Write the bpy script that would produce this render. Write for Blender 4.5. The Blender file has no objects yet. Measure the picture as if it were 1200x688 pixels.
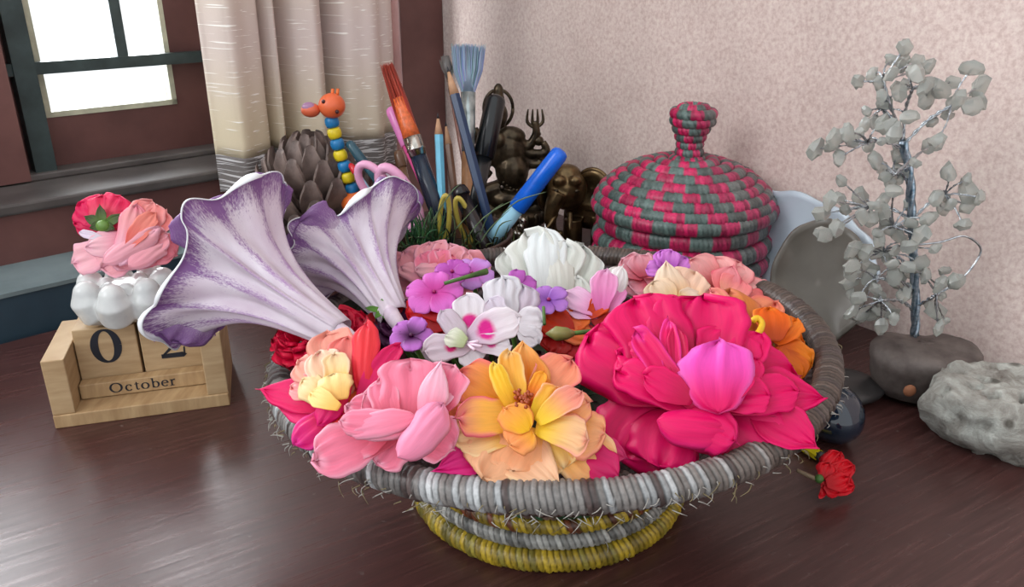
import bpy, math, random
import numpy as np
from mathutils import Vector, Matrix
rnd = random.Random(7)
PI = math.pi
sc = bpy.context.scene
COL = sc.collection
# ------------------------------------------------------------------ camera, world, light, exposure
H = .33; FPX = 950.0; PITCH = math.radians(22)
cam_d = bpy.data.cameras.new('camera'); cam = bpy.data.objects.new('camera', cam_d); COL.objects.link(cam)
cam_d.sensor_width = 36; cam_d.lens = 36*FPX/1200; cam_d.clip_start = .01
cam.location = (0, 0, H); cam.rotation_euler = (PI/2-PITCH, 0, 0)
sc.camera = cam
sc.view_settings.view_transform = 'Standard'; sc.view_settings.look = 'None'
sc.view_settings.gamma = 1; sc.view_settings.use_curve_mapping = False
sc.view_settings.exposure = 0.42
w = bpy.data.worlds.new('overcast'); sc.world = w; w.use_nodes = True
w.node_tree.nodes['Background'].inputs[0].default_value = (.93, .97, 1, 1)
w.node_tree.nodes['Background'].inputs[1].default_value = 1.0
def area(name, loc, target, size, power, color):
    l = bpy.data.lights.new(name, 'AREA'); l.shape = 'RECTANGLE'; l.size = size[0]; l.size_y = size[1]; l.energy = power; l.color = color
    o = bpy.data.objects.new(name, l); COL.objects.link(o); o.location = loc
    o.rotation_euler = (Vector(target)-Vector(loc)).to_track_quat('-Z', 'Y').to_euler(); return o
area('daylight_from_side_window', (-1.7, -.5, 1.3), (.1, .5, .1), (1.0, 1.1), 15, (.97, .98, 1))

area('daylight_outside_window', (-.62, 1.13, .75), (-.62+.682, 1.13-.731, .62), (1.25, 1.2), 52, (.93, .97, 1))
# ------------------------------------------------------------------ maths helpers
Fw = Vector((0, math.cos(PITCH), -math.sin(PITCH))); Up = Vector((0, math.sin(PITCH), math.cos(PITCH))); Rt = Vector((1, 0, 0))
C0 = Vector((0, 0, H))
def V(*a): return Vector(a)
def ray(x, y): return Rt*((x-600)/FPX)+Up*((344-y)/FPX)+Fw
def atz(x, y, z): d = ray(x, y); return C0+d*((z-H)/d.z)
def aty(x, y, Y): d = ray(x, y); return C0+d*(Y/d.y)
def atp(x, y, P, n): d = ray(x, y); return C0+d*((P-C0).dot(n)/d.dot(n))
def dep(P): return (P-C0).dot(Fw)
def lin(c): return tuple((x/12.92 if x <= .04045 else ((x+.055)/1.055)**2.4) for x in c)
def lerp(a, b, t): return tuple(a[i]+(b[i]-a[i])*t for i in range(3))
def sm(a, b, x):
    t = min(1, max(0, (x-a)/(b-a))); return t*t*(3-2*t)
def hash1(i, s=0): return random.Random(i*7919+s*104729+13).random()

# ------------------------------------------------------------------ object helpers
ORG = {}
def empty(name, loc, label, cat, group=None):
    o = bpy.data.objects.new(name, None); COL.objects.link(o); o.location = loc; o.empty_display_size = .01
    o['label'] = label; o['category'] = cat
    if group: o['group'] = group
    ORG[o.name] = Vector(loc); return o
def tag(o, label, cat, group=None, kind=None):
    o['label'] = label; o['category'] = cat
    if group: o['group'] = group
    if kind: o['kind'] = kind
    return o
def mesh(name, vs, fs, mat, parent=None, org=None, cols=None, uvs=None, smooth=True, kind=None, label=None, auto=None):
    o0 = ORG[parent.name] if parent is not None else (Vector(org) if org is not None else Vector((0, 0, 0)))
    me = bpy.data.meshes.new(name)
    me.from_pydata([tuple(Vector(v)-o0) for v in vs], [], fs)
    if cols is not None:
        a = me.color_attributes.new('Col', 'FLOAT_COLOR', 'POINT')
        buf = []
        for c in cols: buf += [c[0], c[1], c[2], 1]
        a.data.foreach_set('color', buf)
    if uvs is not None:
        ul = me.uv_layers.new(name='UVMap')
        li = np.zeros(len(me.loops), dtype=np.int32); me.loops.foreach_get('vertex_index', li)
        ul.data.foreach_set('uv', np.array(uvs, dtype=np.float32)[li].ravel())
    if smooth:
        me.polygons.foreach_set('use_smooth', [True]*len(me.polygons))
        if auto is not None:
            me.update(); me.set_sharp_from_angle(angle=math.radians(auto))
    me.materials.append(mat); me.update()
    o = bpy.data.objects.new(name, me); COL.objects.link(o)
    if parent is not None: o.parent = parent
    else: o.location = o0
    ORG[o.name] = o0
    if kind: o['kind'] = kind
    if label: o['label'] = label
    return o
class G:
    def __init__(s): s.v = []; s.f = []; s.c = []; s.uv = []
    def add(s, vs, fs, col=None, uv=None):
        n = len(s.v); s.v += [Vector(v) for v in vs]; s.f += [tuple(i+n for i in f) for f in fs]
        if col is not None: s.c += ([col]*len(vs) if not isinstance(col, list) else col)
        if uv is not None: s.uv += uv
    def make(s, name, mat, parent=None, **k):
        return mesh(name, s.v, s.f, mat, parent, cols=s.c if s.c else None, uvs=s.uv if s.uv else None, **k)
def gridf(nu, nv, wrapv=False, base=0):
    fs = []; m = nv if wrapv else nv-1
    for i in range(nu-1):
        for j in range(m):
            j2 = (j+1) % nv
            fs.append((i*nv+j, i*nv+j2, (i+1)*nv+j2, (i+1)*nv+j))
    return fs
def box(c, ax, ay, az, sx, sy, sz):
    vs = [c+ax*(sx*i)+ay*(sy*j)+az*(sz*k) for i in (-.5, .5) for j in (-.5, .5) for k in (-.5, .5)]
    return vs, [(0, 1, 3, 2), (4, 6, 7, 5), (0, 4, 5, 1), (2, 3, 7, 6), (0, 2, 6, 4), (1, 5, 7, 3)]
def bevel(o, wdt=.001, seg=2):
    m = o.modifiers.new('bevel', 'BEVEL'); m.width = wdt; m.segments = seg; m.limit_method = 'ANGLE'; return o
def tube(path, rad, n=8, cap=True):
    path = [Vector(p) for p in path]; N = len(path)
    if not hasattr(rad, '__len__'): rad = [rad]*N
    vs = []; t0 = (path[1]-path[0]).normalized()
    a = t0.orthogonal().normalized()
    for i in range(N):
        t = (path[min(i+1, N-1)]-path[max(i-1, 0)])
        if t.length < 1e-9: t = t0.copy()
        t.normalize(); a = (a-t*a.dot(t)).normalized(); b = t.cross(a)
        for j in range(n):
            q = 2*PI*j/n; vs.append(path[i]+(a*math.cos(q)+b*math.sin(q))*rad[i])
    fs = [(f[0], f[1], f[2], f[3]) for f in gridf(N, n, True)]
    if cap: fs += [tuple(range(n))[::-1], tuple((N-1)*n+j for j in range(n))]
    return vs, fs
def spline(pts, n=8, closed=False):
    pts = [Vector(p) for p in pts]; out = []; N = len(pts)
    for i in range(N if closed else N-1):
        if closed: p0, p1, p2, p3 = pts[i-1], pts[i], pts[(i+1) % N], pts[(i+2) % N]
        else: p0, p1, p2, p3 = pts[max(i-1, 0)], pts[i], pts[i+1], pts[min(i+2, N-1)]
        for k in range(n):
            t = k/n
            out.append(.5*((2*p1)+(p2-p0)*t+(2*p0-5*p1+4*p2-p3)*t*t+(3*p1-p0-3*p2+p3)*t**3))
    if not closed: out.append(pts[-1])
    return out
def ell(c, r, rot=None, nu=10, nv=14):
    vs = []; c = Vector(c)
    for i in range(nu+1):
        a = PI*i/nu
        for j in range(nv):
            b = 2*PI*j/nv; p = Vector((r[0]*math.sin(a)*math.cos(b), r[1]*math.sin(a)*math.sin(b), r[2]*math.cos(a)))
            if rot is not None: p = rot @ p
            vs.append(c+p)
    return vs, [f[::-1] for f in gridf(nu+1, nv, True)]
def lathe(c, prof, n=32, axis=None):
    c = Vector(c); ax = Vector(axis).normalized() if axis is not None else V(0, 0, 1)
    x = ax.orthogonal().normalized() if axis is not None else V(1, 0, 0); y = ax.cross(x)
    vs = [c+ax*z+(x*math.cos(2*PI*j/n)+y*math.sin(2*PI*j/n))*r for r, z in prof for j in range(n)]
    return vs, gridf(len(prof), n, True)
def basis(d, hint=V(0, 0, 1)):
    d = d.normalized()
    if abs(d.dot(hint)) > .98: hint = V(1, 0, 0)
    s = d.cross(hint).normalized(); return s, s.cross(d).normalized()
def remesh(o, vox, sm_it=4):
    m = o.modifiers.new('remesh', 'REMESH'); m.mode = 'VOXEL'; m.voxel_size = vox; m.use_smooth_shade = True
    if sm_it:
        s = o.modifiers.new('smooth', 'SMOOTH'); s.iterations = sm_it; s.factor = .5
    return o
def displace(o, size, strength, kind='CLOUDS'):
    t = bpy.data.textures.new('relief', kind)
    if hasattr(t, 'noise_scale'): t.noise_scale = size
    m = o.modifiers.new('relief', 'DISPLACE'); m.texture = t; m.strength = strength; m.mid_level = .5; return o

# ------------------------------------------------------------------ materials
def newmat(name):
    m = bpy.data.materials.new(name); m.use_nodes = True; nt = m.node_tree; b = nt.nodes['Principled BSDF']; return m, nt, b
def N(nt, typ, **kw):
    n = nt.nodes.new(typ)
    for k, v in kw.items():
        if k.startswith('i_'):
            key = k[2:]; key = int(key) if key.isdigit() else key.replace('_', ' ')
            n.inputs[key].default_value = v
        else: setattr(n, k, v)
    return n
def ramp(nt, src, stops):
    r = nt.nodes.new('ShaderNodeValToRGB'); e = r.color_ramp.elements
    while len(e) < len(stops): e.new(.5)
    for x, (p, c) in zip(e, stops): x.position = p; x.color = (*c, 1) if len(c) == 3 else c
    nt.links.new(src, r.inputs[0]); return r.outputs[0]
def coords(nt, scale=(1, 1, 1), rot=(0, 0, 0), kind='Object'):
    tc = nt.nodes.new('ShaderNodeTexCoord'); mp = nt.nodes.new('ShaderNodeMapping')
    mp.inputs['Scale'].default_value = scale; mp.inputs['Rotation'].default_value = rot
    nt.links.new(tc.outputs[kind], mp.inputs[0]); return mp.outputs[0]
def noise(nt, vec, scale, detail=4, rough=.55, dist=0):
    n = nt.nodes.new('ShaderNodeTexNoise'); n.inputs['Scale'].default_value = scale; n.inputs['Detail'].default_value = detail
    n.inputs['Roughness'].default_value = rough; n.inputs['Distortion'].default_value = dist
    nt.links.new(vec, n.inputs['Vector']); return n.outputs['Fac']
def bump(nt, b, src, strength=.3, dist=.001):
    n = nt.nodes.new('ShaderNodeBump'); n.inputs['Strength'].default_value = strength; n.inputs['Distance'].default_value = dist
    nt.links.new(src, n.inputs['Height']); nt.links.new(n.outputs[0], b.inputs['Normal'])
def mix(nt, f, a, b, mode='MIX'):
    n = nt.nodes.new('ShaderNodeMix'); n.data_type = 'RGBA'; n.blend_type = mode
    for s, x in ((0, f), (6, a), (7, b)):
        if isinstance(x, (int, float)): n.inputs[s].default_value = x
        elif isinstance(x, tuple): n.inputs[s].default_value = (*x[:3], 1)
        else: nt.links.new(x, n.inputs[s])
    return n.outputs[2]
def mmath(nt, op, a, b=None):
    n = nt.nodes.new('ShaderNodeMath'); n.operation = op
    for i, x in enumerate((a, b)):
        if x is None: continue
        if isinstance(x, (int, float)): n.inputs[i].default_value = x
        else: nt.links.new(x, n.inputs[i])
    return n.outputs[0]
def simple(name, c, rough=.5, metal=0, c2=None, nscale=60, bmp=0, stretch=(1, 1, 1), trans=0, spec=.5, bdist=.0006, detail=4):
    m, nt, b = newmat(name)
    b.inputs['Roughness'].default_value = rough; b.inputs['Metallic'].default_value = metal
    b.inputs['Transmission Weight'].default_value = trans; b.inputs['Specular IOR Level'].default_value = spec
    if c2 is None: c2 = tuple(x*.85 for x in c)
    f = noise(nt, coords(nt, stretch), nscale, detail)
    nt.links.new(ramp(nt, f, [(.32, lin(c2)), (.66, lin(c))]), b.inputs['Base Color'])
    if bmp: bump(nt, b, f, bmp, bdist)
    return m
def vcol(name, rough=.5, var=.15, nscale=200, bmp=0, metal=0, stretch=(1, 1, 1), trl=0, spec=.5, veins=False, sheen=0):
    m, nt, b = newmat(name)
    a = nt.nodes.new('ShaderNodeVertexColor'); a.layer_name = 'Col'
    if veins: vec = coords(nt, (1, .12, 1), kind='UV')
    else: vec = coords(nt, stretch)
    f = noise(nt, vec, nscale, 3)
    r = ramp(nt, f, [(.3, (1-var,)*3), (.7, (1,)*3)])
    c = mix(nt, 1.0, a.outputs[0], r, 'MULTIPLY')
    nt.links.new(c, b.inputs['Base Color'])
    b.inputs['Roughness'].default_value = rough; b.inputs['Metallic'].default_value = metal; b.inputs['Specular IOR Level'].default_value = spec
    if bmp: bump(nt, b, f, bmp, .0005)
    if trl:
        t = nt.nodes.new('ShaderNodeBsdfTranslucent'); nt.links.new(c, t.inputs[0])
        x = nt.nodes.new('ShaderNodeMixShader'); x.inputs[0].default_value = trl
        nt.links.new(b.outputs[0], x.inputs[1]); nt.links.new(t.outputs[0], x.inputs[2])
        nt.links.new(x.outputs[0], nt.nodes['Material Output'].inputs[0])
    return m
PETAL = vcol('petal', rough=.45, var=.10, nscale=26, bmp=.25, trl=.3, spec=.35, veins=True)
FIBRE = vcol('raffia', rough=.38, var=.35, nscale=420, bmp=.5, spec=.5)
PAINT = vcol('painted', rough=.35, var=.06, nscale=60)
WIRE = simple('silver_wire', (.85, .87, .88), .25, 1, (.55, .57, .6), 300, .2)
BRONZE = simple('dark_bronze', (.36, .31, .24), .32, .75, (.17, .14, .11), 70, .3)
BRASS = simple('aged_brass', (.50, .41, .28), .3, .8, (.24, .19, .13), 60, .3)
GREEN = simple('leaf_green', (.35, .50, .22), .5, 0, (.18, .32, .12), 90, .2)
CHROME = simple('ferrule_metal', (.82, .80, .76), .22, 1, (.6, .58, .55), 90)
PINEWOOD = simple('bare_pine', (.74, .60, .43), .55, 0, (.60, .46, .31), 30, .25, (1, 1, 7))
INK = simple('black_print', (.10, .12, .17), .6, 0, (.08, .09, .13))
LEAD = simple('graphite', (.2, .2, .22), .4, .3)

# ------------------------------------------------------------------ planes of the room
azL = math.radians(47); dL = V(math.sin(azL), math.cos(azL), 0); nL = V(-dL.y, dL.x, 0)      # nL points out of the room
azR = math.radians(-35.5); dR = V(math.sin(azR), math.cos(azR), 0); nR = V(-dR.y, dR.x, 0)   # nR points into the room (left)
ZZ = V(0, 0, 1)
E1 = atz(0, 403, 0)
Rb = atz(1175, 443, 0)
P0 = E1+nL*.012
ledge_z = atp(0, 345, P0, nL).z
P1 = atz(0, 312, ledge_z)
sill_z = atp(0, 240, P1, nL).z
P2 = atz(0, 212, sill_z)
def cross_lines(P, d, Q, e):
    den = d.x*e.y-d.y*e.x; w_ = Q-P; return (w_.x*e.y-w_.y*e.x)/den
def LB(name, P, s0, s1, z0, z1, t0, t1, mat, parent=None, **k):       # box on the left wall: s along it, t outward
    Pz = V(P.x, P.y, 0)
    vs, fs = box(Pz+dL*((s0+s1)/2)+nL*((t0+t1)/2)+ZZ*((z0+z1)/2), dL, nL, ZZ, s1-s0, t1-t0, z1-z0)
    return mesh(name, vs, fs, mat, parent, org=None if parent else Pz, smooth=False, **k)
def LS(x, y, P):                                                       # pixel -> (s, z) on that plane
    q = atp(x, y, P, nL); return (q-V(P.x, P.y, q.z)).dot(dL), q.z

def s_at(P, x):                                                        # where the sight line of a column meets a wall plane
    d = ray(x, 100); d = V(d.x, d.y, 0); q = d*cross_lines(V(0, 0, 0), d, V(P.x, P.y, 0), dL); return (q-V(P.x, P.y, 0)).dot(dL)
# wall material
def wallmat():
    m, nt, b = newmat('mottled_plaster')
    vec = coords(nt); f1 = noise(nt, vec, 230, 4, .7); f2 = noise(nt, vec, 9, 5)
    c = mix(nt, 1.0, ramp(nt, f1, [(.34, lin((.82, .72, .69))), (.52, lin((.89, .81, .78))), (.68, lin((.93, .87, .83)))]), ramp(nt, f2, [(.3, (.88, .87, .87)), (.6, (1, 1, 1))]), 'MULTIPLY')
    # small scuffs in the paint
    f3 = noise(nt, coords(nt, (1, 1, .6)), 28, 2, .5)
    c = mix(nt, ramp(nt, f3, [(.80, (0, 0, 0)), (.84, (.4, .4, .4))]), c, lin((.5, .47, .47)))
    nt.links.new(c, b.inputs['Base Color']); b.inputs['Roughness'].default_value = .7
    bump(nt, b, f1, .25, .0008); return m
WALL = wallmat()
MAROON = simple('brown_painted_wood', (.44, .29, .27), .5, 0, (.34, .21, .20), 12, .2)
DARKW = simple('dusty_dark_wood', (.37, .35, .34), .5, 0, (.26, .24, .235), 14, .2)
IRON = simple('grille_iron', (.24, .30, .30), .45, .2, (.17, .22, .22), 40)
CREAM = simple('cream_bead', (.80, .80, .70), .5)
TEAL = simple('blue_grey_paint', (.20, .29, .34), .45, 0, (.15, .22, .27), 10, .1)
LEDGE = simple('dusty_blue_ledge', (.47, .53, .54), .5, 0, (.36, .42, .43), 14, .1)

# table
def tablemat():
    m, nt, b = newmat('dark_table_wood')
    ang = math.radians(90-58)
    tc = nt.nodes.new('ShaderNodeTexCoord'); r0 = nt.nodes.new('ShaderNodeMapping'); r0.inputs['Rotation'].default_value = (0, 0, -ang)
    nt.links.new(tc.outputs['Object'], r0.inputs[0])
    mp = nt.nodes.new('ShaderNodeMapping'); mp.inputs['Scale'].default_value = (3.2, 70, 1); nt.links.new(r0.outputs[0], mp.inputs[0])
    f = noise(nt, mp.outputs[0], 4.2, 7, .65, .25)
    mp2 = nt.nodes.new('ShaderNodeMapping'); mp2.inputs['Scale'].default_value = (1, 9, 1); nt.links.new(r0.outputs[0], mp2.inputs[0])
    g = noise(nt, mp2.outputs[0], 5, 3)
    c = ramp(nt, f, [(.25, lin((.20, .11, .10))), (.5, lin((.28, .17, .16))), (.75, lin((.36, .235, .22)))])
    c = mix(nt, .5, c, ramp(nt, g, [(.3, (.75, .7, .7)), (.7, (1.15, 1.1, 1.1))]), 'MULTIPLY')
    dust = noise(nt, tc.outputs['Object'], 130, 2, .5)
    c = mix(nt, ramp(nt, dust, [(.70, (0, 0, 0)), (.78, (.35, .35, .35))]), c, lin((.55, .5, .48)))
    nt.links.new(c, b.inputs['Base Color'])
    nt.links.new(ramp(nt, f, [(.3, (.34,)*3), (.7, (.25,)*3)]), b.inputs['Roughness'])
    b.inputs['Specular IOR Level'].default_value = .5
    bump(nt, b, f, .12, .0006); return m
TABLE = tablemat()
# floor
FL = simple('floor_concrete', (.45, .42, .40), .6)
mesh('floor', [V(-4, -3, -.76), V(4, -3, -.76), V(4, 4, -.76), V(-4, 4, -.76)], [(0, 1, 2, 3)], FL, smooth=False)['kind'] = 'structure'
# table slab: back-left edge follows the window wall, right edge the plaster wall
k = cross_lines(E1, dL, Rb, dR)
corner = E1+dL*k
tA = E1-dL*.55; tD = Rb-dR*.95
out = [V(tA.x, tA.y, 0), V(corner.x, corner.y, 0), V(tD.x, tD.y, 0), V(-.55, -.32, 0)]
out = [p for p in out]
Tt = empty('writing_table', (0, .4, 0), 'dark brown wood-grain table top carrying the flower basket', 'table')
g = G(); n = len(out); g.add(out+[p-ZZ*.03 for p in out], [tuple(range(n))[::-1], tuple(range(n, 2*n))]+[(i, (i+1) % n, (i+1) % n+n, i+n) for i in range(n)])
bevel(g.make('tabletop', TABLE, Tt, smooth=False), .0015)
cen = sum(out, V(0, 0, 0))/4
for p in out:
    q = p+(cen-p)*.12
    vs, fs = box(V(q.x, q.y, -.395), V(1, 0, 0), V(0, 1, 0), ZZ, .045, .045, .73); mesh('leg', vs, fs, TABLE, Tt, smooth=False)

# right wall, left wall
cr = Rb+dR*cross_lines(Rb, dR, P0, dL)
a = cr+dR*.55-nR*.001; bq = Rb-dR*2.6
vs = [V(a.x, a.y, -.76), V(bq.x, bq.y, -.76), V(bq.x, bq.y, 2.0), V(a.x, a.y, 2.0)]; vs2 = [v-nR*.12 for v in vs]
mesh('wall_right', vs+vs2, [(0, 1, 2, 3), (7, 6, 5, 4), (0, 4, 5, 1), (3, 2, 6, 7), (0, 3, 7, 4), (1, 5, 6, 2)], WALL, org=(cr.x, cr.y, 0), smooth=False)['kind'] = 'structure'
sEnd = cross_lines(P0, dL, Rb, dR)+.02
LB('wall_left', P0, -1.6, s_at(P0, 462), -.76, ledge_z-.004, 0, .12, TEAL)['kind'] = 'structure'
dep1 = (P1-P0).dot(nL)
LB('trim_1', P0, -1.6, s_at(P0, 462), ledge_z-.004, ledge_z, -.002, dep1, LEDGE)['kind'] = 'structure'
o = LB('trim_2', P1, -1.6, s_at(P1, 458), ledge_z, sill_z-.012, 0, .05, MAROON); o['kind'] = 'structure'
dep2 = (P2-P1).dot(nL)
o = LB('trim_3', P1, -1.6, s_at(P1, 458), sill_z-.012, sill_z, -.006, dep2+.02, DARKW); o['kind'] = 'structure'; bevel(o, .003)
o = LB('trim_4', P1, -1.6, s_at(P1, 458), sill_z, sill_z+.008, dep2*.72, dep2, DARKW); o['kind'] = 'structure'; bevel(o, .002)
def glassmat():
    m, nt, b = newmat('window_glass')
    t = nt.nodes.new('ShaderNodeBsdfTransparent'); gl_ = nt.nodes.new('ShaderNodeBsdfGlossy'); gl_.inputs['Roughness'].default_value = .02
    fr = nt.nodes.new('ShaderNodeFresnel'); fr.inputs[0].default_value = 1.4
    x = nt.nodes.new('ShaderNodeMixShader'); nt.links.new(fr.outputs[0], x.inputs[0]); nt.links.new(t.outputs[0], x.inputs[1]); nt.links.new(gl_.outputs[0], x.inputs[2])
    nt.links.new(x.outputs[0], nt.nodes['Material Output'].inputs[0]); return m
GLASS = glassmat()
# window: casement on plane P2
s_bl, z_b = LS(52, 138, P2); s_br, _ = LS(206, 122, P2); z_b = (z_b+LS(206, 122, P2)[1])/2
ztop = .95; s_l = (s_bl+LS(27, 0, P2)[0])/2; s_r = (s_br+LS(190, 0, P2)[0])/2
win = empty('window_1', (P2+dL*.2), 'brown wooden casement window with an iron grille, left of the curtain', 'window')
del win['label']; del win['category']; win['kind'] = 'structure'
LB('bottom_rail', P2, -.02, s_at(P2, 452), sill_z+.002, z_b, 0, .03, MAROON, win)
LB('stile', P2, s_r, s_r+.085, z_b, ztop, 0, .03, MAROON, win)
LB('stile', P2, s_l-.035, s_l, z_b, ztop, 0, .03, MAROON, win)
LB('top_rail', P2, s_l-.035, s_r+.085, ztop, ztop+.07, 0, .03, MAROON, win)
LB('stile', P2, s_l-.10, s_l-.036, sill_z+.002, ztop+.07, -.035, .03, MAROON, win)
LB('bottom_rail', P2, s_l-.55, s_l-.101, sill_z+.002, .31, -.0, .03, MAROON, win)
LB('pane', P2, s_l-.55, s_l-.101, .31, ztop, .014, .017, GLASS, win)
LB('stile', P2, s_l-.62, s_l-.551, sill_z+.002, ztop+.07, 0, .03, MAROON, win)
LB('top_rail', P2, s_l-.62, s_l-.101, ztop, ztop+.07, 0, .03, MAROON, win)
LB('jamb', P2, s_r+.086, s_at(P2, 452), z_b, ztop+.07, 0, .05, DARKW, win)
for (a0, a1, b0, b1) in ((s_l, s_r, z_b, z_b+.006), (s_l, s_l+.006, z_b, ztop), (s_r-.006, s_r, z_b, ztop), (s_l, s_r, ztop-.006, ztop)):
    LB('glazing_bead', P2, a0, a1, b0, b1, -.002, .012, CREAM, win)
LB('pane', P2, s_l, s_r, z_b, ztop, .014, .017, GLASS, win)
Pg = P2-nL*.02
sg, zg = LS(40, 82, Pg); sg2, zg2 = LS(240, 66, Pg); zg = (zg+zg2)/2
LB('grille_bar', Pg, sg-.35, s_at(Pg, 440), zg-.006, zg+.007, 0, .012, IRON, win)
sv, _ = LS(142, 50, Pg); LB('grille_bar', Pg, sv-.006, sv+.006, zg, ztop, .001, .011, IRON, win)
sv0, _ = LS(31, 90, Pg); LB('grille_bar', Pg, sv0-.012, sv0+.010, sill_z, ztop, -.004, .016, IRON, win)
LB('grille_bar', Pg, sg-.35, s_at(Pg, 440), zg+.2, zg+.213, 0, .012, IRON, win)
vs, fs = lathe(Pg+dL*(sv0-.012)+V(0, 0, .02)+nL*.0, [(0, .0), (.02, 0), (.012, .012), (0, .014)], 16)
# upper wall above the window
LB('wall_left', P2, -1.6, s_at(P2, 452), ztop+.07, 2.0, 0, .12, WALL)['kind'] = 'structure'
LB('wall_left', P2, -1.6, s_l-.621, sill_z, ztop+.07, 0, .12, WALL)['kind'] = 'structure'
# brown column in the corner
pc = aty(522, 100, 1.0); az_c = math.atan2(pc.x, pc.y)
kc = 0
# point of right wall seen at px 522
d5 = ray(522, 100); d5 = V(d5.x, d5.y, 0); t5 = cross_lines(V(0, 0, 0), d5, Rb, dR); c5 = d5*t5
d4 = ray(472, 100); d4 = V(d4.x, d4.y, 0)
q4 = d4*cross_lines(V(0, 0, 0), d4, c5, -dL)
wcol = (q4-c5).length
vs, fs = box(V(c5.x, c5.y, 1.0)-dL*(wcol/2)+nL*.05, dL, nL, ZZ, wcol, .1, 3.4)
o = mesh('trim_5', vs, fs, MAROON, org=(c5.x, c5.y, 0), smooth=False); o['kind'] = 'structure'; bevel(o, .003)
vs, fs = box(V(c5.x, c5.y, 1.0)-dL*(wcol+.03)+nL*.075, dL, nL, ZZ, .06, .06, 3.4)
o = mesh('trim_6', vs, fs, simple('pale_reveal', (.62, .55, .49), .6), org=(c5.x, c5.y, 0), smooth=False); o['kind'] = 'structure'

# ------------------------------------------------------------------ curtain
def curtainmat(dark):
    m, nt, b = newmat('curtain_dark' if dark else 'curtain_cream')
    uv = coords(nt, (16, 300, 1), kind='UV'); f = noise(nt, uv, 1.6, 2, .5)
    fine = noise(nt, coords(nt, (900, 1600, 1), kind='UV'), 1, 2)
    band = noise(nt, coords(nt, (.3, 3.2, 1), kind='UV'), 1, 1)
    if dark: base = mix(nt, fine, lin((.36, .33, .32)), lin((.50, .48, .47))); hi = lin((.80, .79, .79)); th = .52
    else:
        base = mix(nt, ramp(nt, band, [(.42, (0, 0, 0)), (.58, (1, 1, 1))]), lin((.87, .81, .69)), lin((.85, .78, .77)))
        base = mix(nt, fine, mix(nt, 1.0, base, (.86, .86, .86), 'MULTIPLY'), base); hi = lin((1, .98, .95)); th = .63
    r = ramp(nt, f, [(th, (0, 0, 0)), (th+.05, (1, 1, 1))])
    nt.links.new(mix(nt, r, base, hi), b.inputs['Base Color']); b.inputs['Roughness'].default_value = .75
    bump(nt, b, r, .35, .0008)
    return m
Pc = P1-nL*.035
s0, zc0 = LS(258, 224, Pc); s1, _ = LS(452, 60, Pc); st0, _ = LS(237, 0, Pc)
cz = lambda s: zc0
def fold(a, z):                                     # a in 0..1 across, returns outward offset
    def bmp(c, w_): return math.exp(-((a-c)/w_)**2)
    d = .030*sm(0, .06, a)
    d += -.062*bmp(.355, .035)-.030*bmp(.255, .018)-.050*bmp(.60, .025)+.016*bmp(.48, .05)+.020*bmp(.78, .09)+.014*bmp(.12, .08)-.02*bmp(1, .05)+.010*bmp(.30, .012)
    d += .004*math.sin(a*19+z*4)+.003*math.sin(a*41-z*3)
    return d
cur = empty('curtain', Pc+V(0, 0, zc0), 'cream slub-weave curtain with a dark grey hem hanging beside the window', 'curtain')
def curt(name, z0, z1, mat, nz):
    nu = 110; vs = []; uv = []
    for i in range(nz):
        z = z0+(z1-z0)*i/(nz-1)
        for j in range(nu):
            a = j/(nu-1); s = s0+(s1-s0)*a
            zz = z+(.004*math.sin(a*23) if i == 0 and z0 < zc0+.001 else 0)
            vs.append(V(Pc.x, Pc.y, 0)+dL*s-nL*fold(a, z)+ZZ*zz); uv.append((a*.32*1.25, z))
    o = mesh(name, vs, gridf(nz, nu), mat, cur, uvs=uv); m = o.modifiers.new('t', 'SOLIDIFY'); m.thickness = .0015; m.offset = 0
    return o
zb = LS(255, 180, Pc)[1]
curt('hem_band', zc0, zb, curtainmat(True), 14); curt('cloth', zb, .75, curtainmat(False), 50)

# ------------------------------------------------------------------ woven flower basket
BC = V(.024, .467, 0)
fb = empty('flower_basket', BC, 'wide shallow coiled basket bowl with silver-grey wrapped rim and yellow foot, full of flowers', 'basket')
def ring(parent, name, c, r, z, tr, nst, colfn, tilt=0, seed=0, flat=1.0, slant=.6, mat=None, sub=4, wob=0, amp=.2, mn=12):
    ns = int(nst*sub); vs = []; cs = []
    for i in range(ns):
        th = 2*PI*i/ns
        zz = z+tilt*math.cos(th)+wob*math.sin(3*th+1)
        for j in range(mn):
            ph = 2*PI*j/mn
            f = (i/sub+slant*math.sin(ph)*1.0) % 1
            sid = int(i/sub+slant*math.sin(ph)) % nst
            rr = tr*((1-amp)+amp*(math.sin(PI*f)**.6)+.10*(hash1(sid, seed)-.5))
            vs.append(c+V(math.cos(th)*(r+rr*math.cos(ph)), math.sin(th)*(r+rr*math.cos(ph)), zz+rr*flat*math.sin(ph)))
            cs.append(colfn(th, sid, ph, f))
    fs = gridf(ns, mn, True)
    fs += [((ns-1)*mn+j, (ns-1)*mn+(j+1) % mn, (j+1) % mn, j) for j in range(mn)]
    return mesh(name, vs, [f[::-1] for f in fs], mat or FIBRE, parent, cols=cs)
def cvar(base, alt, p, seed, dark=.35):
    def f(th, sid, ph, fr):
        c = alt if hash1(sid, seed) < p else base
        k = .75+.45*hash1(sid, seed+5)
        if fr < .14: k *= 1-dark
        return lin(tuple(min(1, x*k) for x in c))
    return f
yel = (.66, .56, .16); silv = (.62, .62, .60); brn = (.30, .23, .21); plum = (.25, .16, .17)
foot = [(.0848, .0075, .0078, yel, (.55, .5, .2), 150), (.0830, .0195, .0056, silv, (.5, .5, .48), 150), (.0825, .0298, .0056, yel, (.45, .24, .14), 140), (.0822, .0400, .0056, (.42, .34, .30), (.16, .32, .22), 140), (.0818, .0505, .0058, (.50, .50, .48), (.25, .3, .2), 140)]
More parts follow.
